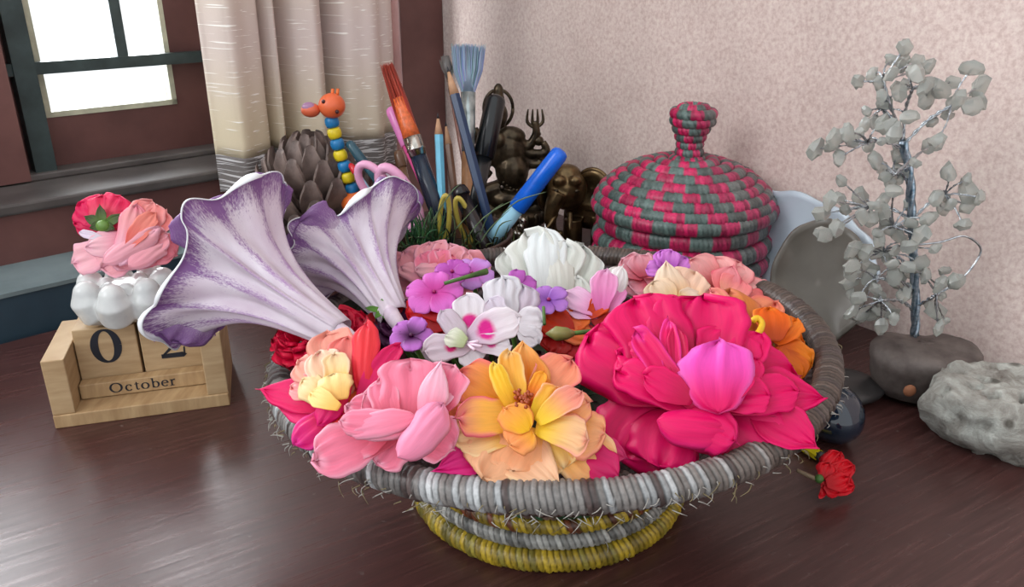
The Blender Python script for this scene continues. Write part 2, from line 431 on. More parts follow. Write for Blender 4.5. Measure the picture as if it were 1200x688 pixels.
for i, (r, z, tr, c1, c2, n_) in enumerate(foot):
    ring(fb, 'foot_coil', BC, r, z, tr, n_, cvar(c1, c2, .35, i+1), seed=i)
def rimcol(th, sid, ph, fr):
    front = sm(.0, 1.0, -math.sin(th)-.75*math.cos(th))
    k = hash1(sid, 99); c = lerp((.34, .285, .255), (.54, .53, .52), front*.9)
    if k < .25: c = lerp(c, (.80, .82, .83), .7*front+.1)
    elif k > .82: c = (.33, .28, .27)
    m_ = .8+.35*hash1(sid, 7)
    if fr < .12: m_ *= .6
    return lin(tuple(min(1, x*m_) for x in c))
RR = .1655
nb = 9
for i in range(nb):
    t = i/nb; r = .083+(RR-.083)*(t+.02); z = .060+.047*(t**1.35)
    ring(fb, 'bowl_coil', BC, r, z, .0058, 150, cvar(plum, (.42, .36, .34), .22, 20+i), tilt=.007*t*t, seed=30+i, wob=.001*t)
for i in range(8):
    ring(fb, 'base_coil', BC, .077-.0098*i, .061-.0004*i, .0055, 60, cvar(plum, (.4, .3, .3), .2, 40+i), seed=50+i, sub=3)
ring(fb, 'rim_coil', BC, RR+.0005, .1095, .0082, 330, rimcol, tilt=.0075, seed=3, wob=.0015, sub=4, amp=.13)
# frayed fibres
g = G()
for i in range(320):
    th = rnd.random()*2*PI if i < 150 else rnd.uniform(PI*1.0, PI*1.75)
    zz = .108+.0075*math.cos(th); r = RR+.0085
    if i % 5 == 0: r = .089; zz = rnd.uniform(.006, .05)
    p = BC+V(math.cos(th)*r, math.sin(th)*r, zz+rnd.uniform(-.006, .004)); o_ = V(math.cos(th), math.sin(th), 0); tt = V(-math.sin(th), math.cos(th), 0)
    L = rnd.uniform(.002, .008)
    tw = rnd.uniform(-1, 1)*L; dz = L*rnd.uniform(.1, .8); p2 = p+o_*L*.4+tt*tw*.7-ZZ*dz*.3; p3 = p+o_*L*rnd.uniform(.3, .6)+tt*tw*1.4-ZZ*dz
    k = rnd.random(); c = lin((.70, .69, .66)) if k < .7 else lin((.55, .5, .36))
    a_, b_ = tube(spline([p, p2, p3], 3), [.0004, .0004, .0003, .0003, .0002, .0002, .0001], 3, False); g.add(a_, b_, c)
g.make('frayed_fibres', FIBRE, fb, kind='stuff')

# ------------------------------------------------------------------ petals
WC = {}
class Flower:
    def __init__(s, name, px, py, z, axis, label, cat='flower', group=None, root=None, stem=True, C=None):
        s.C = C if C is not None else atz(px, py, z); s.A = Vector(axis).normalized()
        s.t = root or empty(name, s.C, label, cat, group); s.n = 0
        s.up = (C0-s.C).normalized()
        if stem:
            q = s.C-s.A*.004; e_ = V(q.x*.8+BC.x*.2, q.y*.8+BC.y*.2, .071)
            e_.x = BC.x+(e_.x-BC.x)*.85; e_.y = BC.y+(e_.y-BC.y)*.85
            a_, b_ = tube(spline([q, (q+e_)/2-s.A*.002, e_], 5), .0016, 6); mesh('stem', a_, b_, GREEN, s.t)
    def P(s, x, y, off): return atp(x, y, s.C+s.A*(off/1000), s.A)
    def p(s, bx, by, tx, ty, wpx, ob, ot, base, tip, edge=None, **k):
        B = s.P(bx, by, ob); T = s.P(tx, ty, ot); w_ = wpx*.5*dep((B+T)/2)/FPX
        return petal(s.t, B, T, k.pop('N', None) or (s.A*.6+s.up*.4), w_, base, tip, edge, seed=s.n*3+int(bx), **k)
def petal(parent, B, T, Nn, w, base, tip, edge=None, bow=.12, cup=.25, curl=0., ruf=.08, roll=.05, shape='round', eamt=.7, narrow=.35, nu=22, nv=21, seed=0, spot=None, name='petal', rf=2.2, skew=0, thick=.0003, mat=None, raw=False, mid=None, midu=.4):
    d = T-B; L = d.length; d = d.normalized(); s = d.cross(Nn).normalized(); nn = s.cross(d).normalized()
    if nn.dot(Nn) < 0: nn = -nn
    r = random.Random(seed); ph1, ph2 = r.random()*6, r.random()*6; k1 = r.uniform(.8, 1.25)
    if raw: edge = tip; midc = None
    else: base, tip = lin(base), lin(tip); edge = lin(edge) if edge else tip; midc = lin(mid) if mid else None
    asy = r.uniform(-.14, .14); skew = skew+r.uniform(-.09, .09)
    if cup <= -.3 and narrow >= .5: shape = 'oval'
    cup *= .7
    bow *= .5; roll = min(roll, .14); rc1, rc2, rc3 = r.uniform(-.10, .10), r.uniform(-.35, .35), r.uniform(.3, 1)
    vs = []; cs = []; uv = []
    for i in range(nu):
        u = (i/(nu-1))**.85
        if shape == 'round': m_ = .62; f = narrow+(1-narrow)*math.sin(min(1, u/m_)*PI/2)**.9 if u < m_ else math.sqrt(max(0, 1-((u-m_)/(1-m_))**2.3))
        elif shape == 'oval': f = (max(0, 1-abs(2*u-1)**2.6)**.55)*(.80+.22*u)
        elif shape == 'point': m_ = .5; f = narrow+(1-narrow)*math.sin(min(1, u/m_)*PI/2) if u < m_ else max(0, 1-((u-m_)/(1-m_))**1.5)
        else: m_ = .72; f = narrow+(1-narrow)*math.sin(min(1, u/m_)*PI/2)**.8 if u < m_ else math.sqrt(max(0, 1-((u-m_)/(1-m_))**3.2))
        for j in range(nv):
            v = -1+2*j/(nv-1)
            e = max(abs(v)*(sm(.1, .5, u) if shape != 'oval' else 1), sm(.45, 1, u)*1.0*(1-.2*abs(v)))
            uu = u
            if shape == 'notch': uu = u-.10*math.exp(-(v/.22)**2)*u**4
            if shape == 'point': uu = u
            wav = math.sin(rf*PI*v+ph1+u*2)*.6+math.sin(rf*1.9*PI*v+ph2)*.4
            wx = 1+.05*math.sin(u*9+ph2)+.03*math.sin(u*17+ph1+v*2)+asy*(1 if v > 0 else -1)*math.sin(u*3.0+.4)+.05*math.sin(u*26+ph1*3+(2 if v > 0 else 0))*sm(.4, 1, u)
            h = bow*L*4*uu*(1-uu)*.5+cup*w*v*v*f+(curl+rc1)*L*uu**3+ruf*w*wav*sm(.2, 1, e)*k1-1.7*roll*w*sm(.84, 1.0, e)**1.5-.05*w*rc3*math.exp(-(v/.13)**2)*sm(0, .3, u)+.035*w*math.sin(v*11+ph1+u*3)*sm(.1, .7, u)+.13*w*math.exp(-((v-rc2-.3*u)/.09)**2)*sm(.25, .9, u)*rc3-.09*w*math.exp(-((v+rc2*1.6+.25*u)/.07)**2)*sm(.4, 1, u)
            side = (v*f*w*wx)*(1-.12*cup*v*v)+skew*L*u*u
            ln = L*(uu+.02*math.sin(v*7+ph1)*u**3-.03*sm(.8, 1, u)*abs(math.sin(v*2.6+ph2))*2+(.05*math.exp(-(v/.12)**2)*u**8 if shape != 'notch' else 0))
            vs.append(B+d*ln+s*side+nn*h)
            c = lerp(base, tip, sm(.05, .8, u)) if midc is None else (lerp(base, midc, sm(0, midu, u)) if u < midu else lerp(midc, tip, sm(midu, .95, u)))
            c = lerp(c, edge, eamt*sm(.72, 1, max(e, 0)))
            if spot:
                q = ((u-spot[1])/spot[2])**2+(v/spot[3])**2
                c = lerp(c, lin(spot[0]), sm(1.3, .5, q))
            cs.append(c); uv.append(((v*.5+.5), u))
    o = mesh(name, vs, gridf(nu, nv), mat or PETAL, parent, cols=cs, uvs=uv)
    m = o.modifiers.new('thickness', 'SOLIDIFY'); m.thickness = thick; m.offset = 0
    return o
def rosette(fl, n, r0, r1, base, tip, edge, off0, off1, h=.5, seed=1, size=1.0, **k):
    """spiral of cupped petals round the flower axis, radii in metres"""
    r = random.Random(seed); s, u = basis(fl.A)
    for i in range(n):
        t = i/max(1, n-1); rad = r0+(r1-r0)*t; a = i*2.4+r.random()*.4; q = s*math.cos(a)+u*math.sin(a)
        B = fl.C+q*rad*.25+fl.A*(off0/1000); T = fl.C+q*rad+fl.A*((off0+(off1-off0)*t)/1000)
        petal(fl.t, B, T, fl.A*(.4+t)-q*h*(1-t), rad*(1.0 if t > .3 else 1.2)*size, base, tip, edge, seed=seed*50+i, nu=12, nv=11, **k)

mag = (.94, .02, .42); magD = (.80, .0, .30); magL = (.99, .30, .74); pnk = (1., .56, .68); pnkL = (1., .78, .86); pnkD = (.95, .42, .52)
pch = (1., .74, .52); yl = (1., .80, .22); crm = (1., .90, .70); org = (.98, .50, .12); red = (.87, .04, .12); crim = (.86, .03, .20); wht = (.96, .94, .94)
up_ = (0, -.45, .9)
# --- big magenta rose, right front
f = Flower('magenta_rose', 830, 455, .137, (-.08, -.52, .85), 'largest bright magenta rose, wide open at the right front of the basket', 'rose')
M = lambda *a, **k: f.p(*a, magD, mag, (.97, .08, .46), **k)
M(800, 455, 722, 535, 120, -6, -14, bow=.15, cup=-.1)
M(790, 480, 772, 549, 88, -5, -9, bow=.2, cup=-.25)
M(850, 480, 905, 527, 120, -5, -7, bow=.2, cup=-.15, shape='broad')
M(880, 470, 962, 523, 62, -4, -3, bow=.05, shape='point', ruf=.12)
M(850, 460, 940, 440, 100, -5, -6, cup=.1)
M(860, 462, 970, 463, 62, -3, -4, bow=.12, shape='point')
M(800, 462, 683, 388, 112, -4, 2, bow=.1, cup=.15, roll=.2)
M(790, 450, 742, 347, 96, -2, 10, bow=.16, cup=.22, shape='broad')
M(812, 445, 822, 346, 118, -1, 10, bow=-.05, cup=.3, shape='broad')
M(838, 440, 856, 382, 78, 0, 8, cup=.3, bow=.1)
M(845, 455, 899, 390, 46, 0, 8, bow=.12, cup=.4)
M(852, 458, 890, 420, 40, 2, 8, cup=.4)
M(835, 475, 936, 448, 52, 2, 4, bow=.18, cup=.1)
M(835, 468, 903, 458, 48, 5, 8, bow=.2, cup=.3, curl=.06)
M(826, 478, 726, 400, 74, 3, 9, bow=.12, cup=.3, roll=.22)
M(822, 480, 718, 430, 46, 6, 11, bow=.15, cup=.25, roll=.25, shape='notch')
f.p(812, 478, 740, 388, 34, 8, 13, magD, mag, magL, bow=.1, cup=.4, shape='notch', roll=.3)
f.p(795, 470, 776, 372, 24, 9, 14, magD, mag, magL, bow=.1, cup=.35)
f.p(800, 468, 792, 380, 26, 8, 15, magD, magD, mag, bow=.1, cup=.5)
f.p(792, 478, 866, 517, 62, 6, 4, magD, mag, (1, .2, .55), bow=.38, cup=-.55, narrow=.6, roll=.3, ruf=.03)
f.p(770, 492, 858, 508, 50, 8, 8, mag, mag, (1, .25, .6), bow=.35, cup=-.7, narrow=.6, shape='broad', roll=.3, ruf=.02)
f.p(812, 470, 752, 440, 40, 10, 13, magD, mag, mag, bow=.2, cup=.3)
f.p(842, 484, 836, 396, 92, 11, 17, mag, (.99, .35, .80), (1, .5, .86), bow=.28, cup=-.18, narrow=.55, shape='oval', ruf=.10, eamt=.6)
f.p(846, 478, 872, 425, 34, 9, 14, magD, mag, mag, bow=.1, cup=.5)
# --- orange-yellow rose, front centre
f = Flower('apricot_rose', 618, 492, .135, (.02, -.50, .86), 'open apricot and yellow rose with pink edges at the front centre of the basket', 'rose')
Y = lambda *a, **k: f.p(*a, yl, pch, (1., .62, .58), **k)
f.p(600, 520, 509, 559, 46, -10, -8, mag, (.93, .15, .55), None, shape='point', bow=.1)
f.p(650, 530, 728, 562, 62, -11, -8, mag, (.86, .12, .42), None, shape='round', bow=.1)
f.p(690, 520, 735, 540, 34, -12, -14, mag, (.9, .25, .5), None, shape='point')
Y(575, 490, 501, 463, 38, -9, -9, bow=.15)
Y(600, 500, 507, 520, 66, -8, -10, bow=.1)
f.p(585, 510, 657, 577, 64, -8, -5, pch, (1, .82, .66), crm, shape='point', bow=.1)
f.p(610, 505, 560, 562, 84, -7, -6, pch, (1, .78, .60), None, bow=.15, cup=-.1)
f.p(640, 500, 718, 553, 74, -6, -9, yl, (1, .76, .5), (1, .88, .7), bow=.15, shape='broad', ruf=.08)
f.p(612, 500, 528, 520, 56, -3, -5, yl, (1, .83, .62), crm, bow=.2)
f.p(622, 500, 600, 557, 84, -1, -6, yl, (1, .72, .52), (1, .84, .68), bow=.22, cup=-.2, shape='broad', mid=pch)
f.p(634, 500, 660, 552, 70, -2, -6, yl, (1, .84, .55), crm, bow=.2, cup=-.1, mid=(1, .85, .4))
Y(660, 500, 709, 515, 60, -3, -2, bow=.3, cup=-.2)
f.p(612, 482, 533, 440, 60, -2, 4, yl, (1, .62, .42), (.98, .45, .55), bow=.2, cup=.1, mid=(1, .68, .22), midu=.5)
f.p(615, 488, 534, 486, 50, 1, 3, yl, (1, .66, .50), (.97, .42, .56), bow=.25, cup=.05, mid=(1, .75, .3), midu=.55, eamt=.9)
f.p(625, 475, 672, 420, 54, -2, 4, pch, (1, .64, .5), (.97, .5, .55), bow=.15, cup=.3)
f.p(618, 482, 618, 396, 62, 0, 10, (.85, .42, .05), (1, .72, .38), (1, .8, .5), bow=-.1, cup=.35, shape='point', narrow=.6, mid=(.93, .55, .12), midu=.5)
f.p(608, 480, 590, 412, 34, 3, 12, yl, (1, .75, .3), crm, bow=.1, cup=.4)
f.p(604, 484, 576, 425, 22, 6, 13, (.95, .7, .1), (1, .82, .2), (1, .9, .5), bow=.2, cup=-.3)
f.p(622, 470, 634, 434, 18, 6, 10, org, (1, .7, .2), None, cup=.4)
f.p(632, 500, 694, 470, 44, 2, 8, yl, (1, .74, .5), (.98, .6, .6), bow=.2, cup=.2)
f.p(626, 492, 655, 452, 32, 6, 12, (1, .85, .15), (1, .78, .3), (1, .68, .6), bow=.2, cup=.5, shape='broad')
f.p(630, 495, 684, 458, 32, 8, 13, (1, .85, .2), (1, .66, .58), (1, .75, .7), bow=.25, cup=.3, ruf=.16)
f.p(628, 500, 692, 512, 46, 5, 6, (1, .85, .15), (1, .82, .62), (1, .66, .62), bow=.32, cup=-.15, shape='broad', ruf=.12)
f.p(620, 505, 592, 476, 42, 9, 12, (1, .78, .12), (1, .70, .30), (1, .62, .4), bow=.25, cup=-.3, narrow=.7, shape='broad')
f.p(622, 502, 598, 524, 44, 8, 5, (1, .72, .2), (1, .66, .38), (1, .75, .5), bow=.35, cup=-.3, narrow=.7, shape='broad')
g = G()
for i in range(26):
    a_ = rnd.random()*6.28; rr_ = rnd.random()*.006; q = f.P(614, 478, 4)
    s_, u_ = basis(f.A); e_ = q+s_*math.cos(a_)*rr_+u_*math.sin(a_)*rr_+f.A*.008
    g.add(*tube([q, e_], .0005, 4), lin((.75, .35, .08))); g.add(*ell(e_, (.0011, .0011, .0011), None, 4, 5), lin((.62, .25, .06)))
g.make('stamens', PAINT, f.t)
# --- pink rose, front left
f = Flower('pink_rose', 478, 490, .139, (-.05, -.50, .86), 'smooth pale pink rose with rolled petals at the front left of the basket', 'rose')
K = lambda *a, **k: f.p(*a, pnkD, pnk, pnkL, **k)
K(470, 500, 367, 545, 62, -8, -7, bow=.12, cup=-.1, shape='broad')
K(480, 500, 440, 545, 60, -8, -12, bow=.1)
K(490, 500, 535, 525, 60, -8, -10)
K(455, 510, 402, 520, 50, -6, -8)
K(470, 495, 404, 478, 40, -4, 2, bow=.2, cup=.1)
K(475, 490, 425, 462, 44, -2, 5, bow=.2, cup=.2)
K(500, 490, 530, 425, 62, -3, 8, bow=.05, cup=.3)
f.p(480, 505, 482, 420, 78, 0, 10, pnkD, pnk, (1, .7, .8), bow=.12, cup=.15, shape='notch', narrow=.6)
f.p(496, 500, 516, 422, 34, 4, 12, pnk, pnkL, (1, .88, .94), bow=.15, cup=-.3, shape='point')
K(462, 500, 440, 440, 38, 2, 9, bow=.15, cup=.3)
f.p(485, 500, 398, 494, 40, 5, 7, pnk, pnk, pnkL, bow=.35, cup=-.5, narrow=.6)
f.p(488, 488, 405, 505, 34, 8, 8, pnk, (1, .62, .74), pnkL, bow=.3, cup=-.5, narrow=.6)
f.p(466, 535, 524, 472, 46, 8, 12, (1, .62, .76), (1, .62, .76), (1, .72, .85), bow=.3, cup=-.9, narrow=.7, shape='broad', ruf=.01, roll=.2)
f.p(535, 440, 500, 478, 34, 0, 4, pnk, pnkL, None, bow=.2)
# --- red and cream rose, far left
f = Flower('red_and_cream_rose', 385, 462, .140, (-.2, -.42, .86), 'red rose with cream yellow heart at the left end of the basket', 'rose')
rr = (.95, .18, .25)
f.p(395, 475, 306, 462, 46, -6, -4, (.95, .1, .4), (.96, .12, .45), None, bow=.2, cup=.1, shape='point')
f.p(385, 485, 322, 480, 36, -6, -6, mag, (.97, .2, .5), None, bow=.2, shape='point')
f.p(400, 478, 345, 524, 42, -3, -4, rr, (.92, .06, .5), magL, bow=.3, cup=-.3, narrow=.6, shape='broad')
f.p(408, 440, 372, 500, 32, 6, 1, (.98, .3, .25), (.93, .08, .48), None, bow=.25, cup=-.5, narrow=.6)
f.p(418, 490, 370, 522, 38, -4, -8, mag, mag, magL, bow=.2)
f.p(400, 465, 418, 500, 60, -3, -4, (1, .5, .25), rr, None, bow=.2)
f.p(400, 460, 455, 425, 52, -3, 2, rr, (.93, .2, .35), None)
f.p(420, 475, 468, 402, 30, -2, 4, mag, (.90, .08, .4), None, bow=.2, cup=.3)
f.p(425, 470, 478, 440, 34, -3, 0, crim, (.90, .1, .4), None)
f.p(405, 465, 378, 390, 58, -2, 8, (1, .7, .55), (1, .70, .62), (.97, .6, .55), bow=.1, cup=.3, shape='broad')
f.p(400, 460, 405, 392, 44, -1, 9, (1, .6, .5), (.98, .55, .52), None, bow=.1, cup=.2)
f.p(425, 460, 427, 376, 34, 0, 13, rr, (.97, .25, .28), (.96, .2, .35), bow=.22, cup=-.4, narrow=.6, shape='broad')
f.p(390, 460, 345, 425, 44, 1, 7, crm, (1, .74, .66), (1, .65, .65), bow=.2, cup=.3)
f.p(388, 465, 340, 448, 36, 1, 6, pch, (1, .66, .66), None, bow=.2, cup=.3)
f.p(392, 462, 368, 410, 46, 4, 10, crm, (1, .84, .72), (1, .9, .85), bow=.15, cup=.35, ruf=.15)
f.p(395, 462, 392, 414, 34, 5, 10, yl, crm, (1, .88, .8), bow=.15, cup=.35, ruf=.15)
f.p(380, 468, 352, 446, 36, 6, 9, (1, .85, .5), crm, None, bow=.3, cup=-.3, narrow=.6, shape='broad')
f.p(392, 470, 388, 436, 40, 8, 11, (1, .82, .45), (1, .90, .62), crm, bow=.3, cup=-.2, narrow=.7, shape='broad')
f.p(398, 478, 362, 462, 24, 9, 9, (1, .8, .4), (1, .9, .6), None, bow=.3, cup=.1)
# --- crimson ruffled flower behind it
def ruffle(fl, n, rad, c1, c2, seed, h=10, **k):
    r = random.Random(seed); s, u = basis(fl.A)
    for i in range(n):
        t = i/(n-1); a = i*2.4; q = s*math.cos(a)+u*math.sin(a); R_ = rad*(.35+.65*t)
        B = fl.C+q*R_*.15; T = fl.C+q*R_+fl.A*(h/1000*(1-t*t))
        petal(fl.t, B, T, fl.A*(.3+t)-q*(1-t)*.9, R_*.62, c1, c2, k.get('edge'), ruf=.22, rf=3.2, cup=.2, seed=seed+i, nu=11, nv=13, bow=.15)
f = Flower('crimson_ruffled_flower', 352, 402, .126, (-.2, -.4, .9), 'frilly crimson flower behind the red and cream rose, leftmost in the basket', 'flower')
ruffle(f, 16, .019, crim, (.90, .05, .26), 11)
f = Flower('crimson_ruffled_flower', 398, 392, .131, (0, -.4, .9), 'frilly crimson flower where the longer trumpet flower enters the basket', 'flower')
ruffle(f, 15, .020, crim, (.86, .05, .24), 12)
# --- pink garden rose at the back left
f = Flower('peach_pink_rose', 512, 322, .128, (0, -.40, .9), 'soft pink many-petalled rose at the back left of the basket below the scissors', 'rose')
pk = (1, .70, .74); pnkD = (1, .56, .62)
f.p(505, 330, 438, 334, 34, -8, -8, pk, (1, .74, .8), pnkL, bow=.2, shape='broad')
f.p(510, 330, 450, 346, 30, -9, -10, pk, (1, .7, .76), pnkL)
f.p(510, 322, 440, 308, 38, -6, -3, pnkD, (1, .70, .74), pnkL, bow=.2)
f.p(520, 325, 576, 315, 52, -6, -2, pnkD, (1, .66, .7), pnkL)
f.p(515, 330, 560, 340, 44, -8, -8, pnkD, pk, None)
f.p(508, 322, 472, 292, 44, -2, 5, pnkD, pk, pnkL, bow=.25, cup=.2)
f.p(515, 320, 500, 284, 46, -1, 8, pnkD, pk, pnkL, bow=.2, cup=.3)
f.p(520, 320, 530, 285, 40, 0, 8, pnkD, pk, pnkL, bow=.2, cup=.3)
f.p(522, 322, 552, 297, 36, 0, 5, pnkD, pk, pnkL, bow=.2, cup=.3)
f.p(512, 324, 490, 298, 30, 5, 10, pnkD, pnk, pnkL, bow=.3, cup=.3)
f.p(516, 322, 512, 292, 30, 6, 12, (.9, .4, .45), pnk, pnkL, bow=.3, cup=.4)
f.p(518, 324, 532, 300, 26, 6, 10, (.9, .4, .45), pnkD, pnk, bow=.3, cup=.3)
f.p(505, 330, 470, 312, 26, 4, 6, pnk, (1, .75, .78), pnkL, bow=.35, cup=-.3)
f.p(528, 318, 486, 316, 22, 8, 9, pnk, (1, .76, .8), pnkL, bow=.35, cup=-.3)
f.p(512, 334, 540, 312, 24, 8, 9, pnkD, pnk, pnkL, bow=.3, cup=-.3)
# --- white ruffled flower at the back
f = Flower('white_flower', 645, 338, .130, (.02, -.55, .83), 'large white papery flower at the back centre of the basket', 'flower')
Wp = lambda *a, **k: f.p(*a, (.86, .87, .82), (.93, .94, .91), (.98, .98, .97), **k)
Wp(640, 350, 588, 292, 56, -2, 6, bow=.15, cup=.3, ruf=.12, shape='broad')
Wp(650, 350, 612, 272, 64, 0, 12, bow=.15, cup=.2, ruf=.14, shape='broad')
Wp(655, 350, 690, 288, 60, -2, 8, bow=.12, cup=.2, ruf=.2, rf=4, shape='broad')
Wp(655, 350, 702, 322, 50, -4, 2, bow=.15, ruf=.15)
Wp(645, 350, 664, 282, 54, 2, 12, bow=.12, cup=-.1, ruf=.12, shape='broad')
f.p(640, 345, 634, 262, 52, 5, 17, (.93, .94, .93), (.96, .98, .98), (1, 1, 1), bow=.2, cup=-.3, ruf=.14, narrow=.6, shape='broad')
f.p(655, 360, 655, 285, 40, 6, 13, (.88, .88, .84), (.93, .93, .90), None, bow=.2, cup=-.4, ruf=.08, narrow=.6)
Wp(635, 355, 606, 320, 54, 0, 3, bow=.2, cup=.1)
Wp(660, 365, 680, 325, 50, 2, 6, bow=.2, cup=-.1)
Wp(650, 378, 640, 330, 44, 0, 4, bow=.2, cup=-.2)
# --- small mauve flowers
def small5(px, py, z, rad, c1, c2, name, label, cat='flower', ax=up_, n=5, rot=0., group=None, edge=None, spot=None, wfac=.75, cent=(.6, .05, .35), ruf=.05, cup=.05, curl=-.1, stem=True, C=None):
    fl = Flower(name, px, py, z, ax, label, cat, group, stem=stem, C=C); s, u = basis(fl.A)
    for i in range(n):
        a_ = rot+2*PI*i/n; q = s*math.cos(a_)+u*math.sin(a_)
        petal(fl.t, fl.C+q*.0006, fl.C+q*rad+fl.A*(.001+.0015*(i % 2)), fl.A, rad*wfac*.62, c1, c2, edge, narrow=.25, seed=int(px)+i, nu=12, nv=9, ruf=ruf, cup=cup, curl=curl, bow=.15, spot=spot)
    g = G(); g.add(*ell(fl.C+fl.A*.001, (.0012, .0012, .0012), None, 5, 6), lin(cent)); g.make('flower_centre', PAINT, fl.t)
    return fl
mau = (.93, .48, .86); vio = (.70, .36, .82); lil = (.92, .74, .93)
small5(509, 343, .147, .018, (.85, .25, .65), mau, 'mauve_flower', 'bright mauve five-petalled flower just below the soft pink rose', rot=.35, wfac=.74)
small5(553, 321, .145, .015, (.85, .4, .8), (.85, .62, .92), 'mauve_flower', 'mauve flower facing away with a green stalk in front of the white flower', rot=.9, wfac=.7)
small5(530, 319, .151, .012, (.75, .3, .7), (.80, .38, .78), 'mauve_flower', 'darker mauve flower touching the soft pink rose on its right', rot=1.7, wfac=.72)
small5(607, 336, .143, .013, (.7, .3, .68), (.80, .42, .80), 'mauve_flower', 'mauve flower half hidden between white flower and white ribbed petals', rot=.2, n=5, wfac=.72)
small5(643, 352, .147, .0125, (.6, .35, .75), (.76, .52, .86), 'violet_flower', 'violet flower in front of the big white flower', rot=1.2, wfac=.66)
small5(482, 394, .143, .0125, (.30, .03, .30), (.84, .50, .88), 'violet_flower', 'violet flower with dark purple throat left of the white spotted blossom', rot=.8, wfac=.74, cent=(.3, .03, .25))
a_, b_ = tube([atz(521, 332, .153), atz(545, 325, .154), atz(570, 318, .153)], [.0012, .0013, .0022], 7)
mesh('flower_stalk', a_, b_, GREEN, None, org=atz(545, 325, .153)); tag(bpy.data.objects['flower_stalk'], 'loose green flower stalk lying across the mauve flowers', 'stalk')
# dark purple crumbs of dried blossom
fl = Flower('dark_purple_blossom', 468, 385, .126, up_, 'dark purple crumpled blossom under the red bud, left of the white blossom', 'flower')
ruffle(fl, 14, .02, (.16, .05, .14), (.34, .14, .30), 77, h=7)
# --- red flowers in the middle
f = Flower('red_flower', 508, 368, .134, up_, 'glossy red flower under the bright mauve flower', 'flower')
f.p(530, 372, 474, 368, 38, 0, 2, (.7, .0, .05), red, (.95, .15, .2), bow=.4, cup=-.2, narrow=.6, shape='broad')
f.p(500, 385, 548, 352, 44, 0, 4, (.7, .0, .05), red, (.95, .2, .25), bow=.3, cup=-.1, shape='broad')
f.p(500, 382, 508, 350, 60, -3, 0, (.6, .0, .04), red, None, bow=.3)
f.p(505, 365, 520, 398, 50, -3, -4, (.6, 0, .04), (.7, .02, .08), None, bow=.2)
f.p(520, 365, 548, 382, 36, -2, -2, (.6, 0, .04), (.8, .02, .1), None, bow=.2)
f.p(536, 376, 488, 356, 26, 5, 6, (.75, 0, .05), red, (.97, .25, .25), bow=.3, cup=-.3)
f = Flower('red_bud', 448, 365, .134, up_, 'dark red half-open bud with green sepals beside the shorter trumpet flower', 'flower')
f.p(440, 370, 478, 362, 30, 0, 0, (.5, 0, .05), red, None, bow=.4, cup=-.3, narrow=.6)
f.p(450, 370, 430, 388, 30, -2, -2, (.5, 0, .04), (.72, .02, .08), None, bow=.3)
f.p(460, 368, 456, 392, 42, -2, -4, (.4, 0, .04), (.6, .02, .07), None, bow=.3)
f.p(450, 360, 440, 348, 22, -1, 2, (.5, 0, .05), (.8, .03, .1), None, bow=.3)
f.p(455, 368, 468, 352, 24, 0, 3, (.6, 0, .04), (.8, .05, .08), None, bow=.3)
for tx, ty in ((428, 361), (440, 373), (452, 374), (462, 360), (447, 350)):
    f.p(448, 364, tx, ty, 8, 4, 6, (.45, .65, .25), (.35, .55, .2), None, shape='point', bow=.3, name='sepal')
# --- white spotted blossoms (pelargonium)
f = Flower('white_spotted_blossom', 548, 400, .146, (0, -.55, .84), 'white blossom with magenta spots at the centre of the basket', 'flower')
sp = ((.93, .10, .60), .42, .17, .55)
Wk = (.95, .93, .95)
f.p(552, 393, 545, 344, 38, 0, 8, wht, Wk, (.98, .95, .98), bow=.15, cup=.1, spot=((.93, .15, .6), .33, .17, .6))
f.p(548, 396, 612, 376, 44, 2, 5, (.9, .8, .88), (.98, .95, .97), None, bow=.2, cup=.1, spot=((.93, .12, .62), .34, .16, .7))
f.p(552, 402, 600, 404, 30, 1, 1, (.95, .85, .92), Wk, None, bow=.2, spot=((.93, .3, .65), .5, .12, .4))
f.p(552, 404, 496, 414, 36, 0, 0, (.95, .88, .93), (.92, .86, .9), None, bow=.2, cup=.05, spot=((.93, .15, .55), .42, .12, .45))
f.p(545, 398, 514, 365, 28, 2, 8, (.88, .84, .86), (.86, .80, .85), None, bow=.25, cup=-.3, narrow=.6)
f.p(542, 402, 560, 428, 34, -1, -3, Wk, (.96, .94, .96), None, bow=.2)
f.p(546, 402, 522, 392, 24, 5, 6, (.80, .86, .66), (.92, .93, .86), None, bow=.3, cup=-.2, narrow=.5)
for dx, dy in ((14, -2), (10, 8), (18, 4)):
    a_, b_ = tube([f.P(546, 402, 2), f.P(546+dx, 402+dy, 9)], [.0007, .0009], 5); mesh('stamen', a_, b_, simple('pale_stamen', (.95, .85, .92), .5), f.t)
f = Flower('white_ribbed_blossom', 600, 375, .140, (0, -.5, .86), 'white blossom with upright ribbed petals right behind the spotted one', 'flower')
f.p(590, 378, 586, 322, 44, 0, 12, (.90, .88, .90), (.95, .94, .96), None, bow=.1, cup=-.2, ruf=.12, rf=4, shape='broad', narrow=.6)
f.p(602, 380, 612, 332, 46, -2, 8, (.88, .80, .86), (.90, .85, .90), None, bow=.1, cup=-.2, ruf=.12, rf=4, shape='broad', narrow=.6)
f.p(604, 378, 637, 378, 42, 3, 5, Wk, (.97, .95, .97), None, bow=.2, cup=.1)
f.p(608, 385, 634, 402, 28, 2, 2, Wk, (.95, .93, .95), None, bow=.2)
f.p(590, 378, 572, 350, 30, 2, 8, Wk, (.94, .9, .95), None, bow=.2)
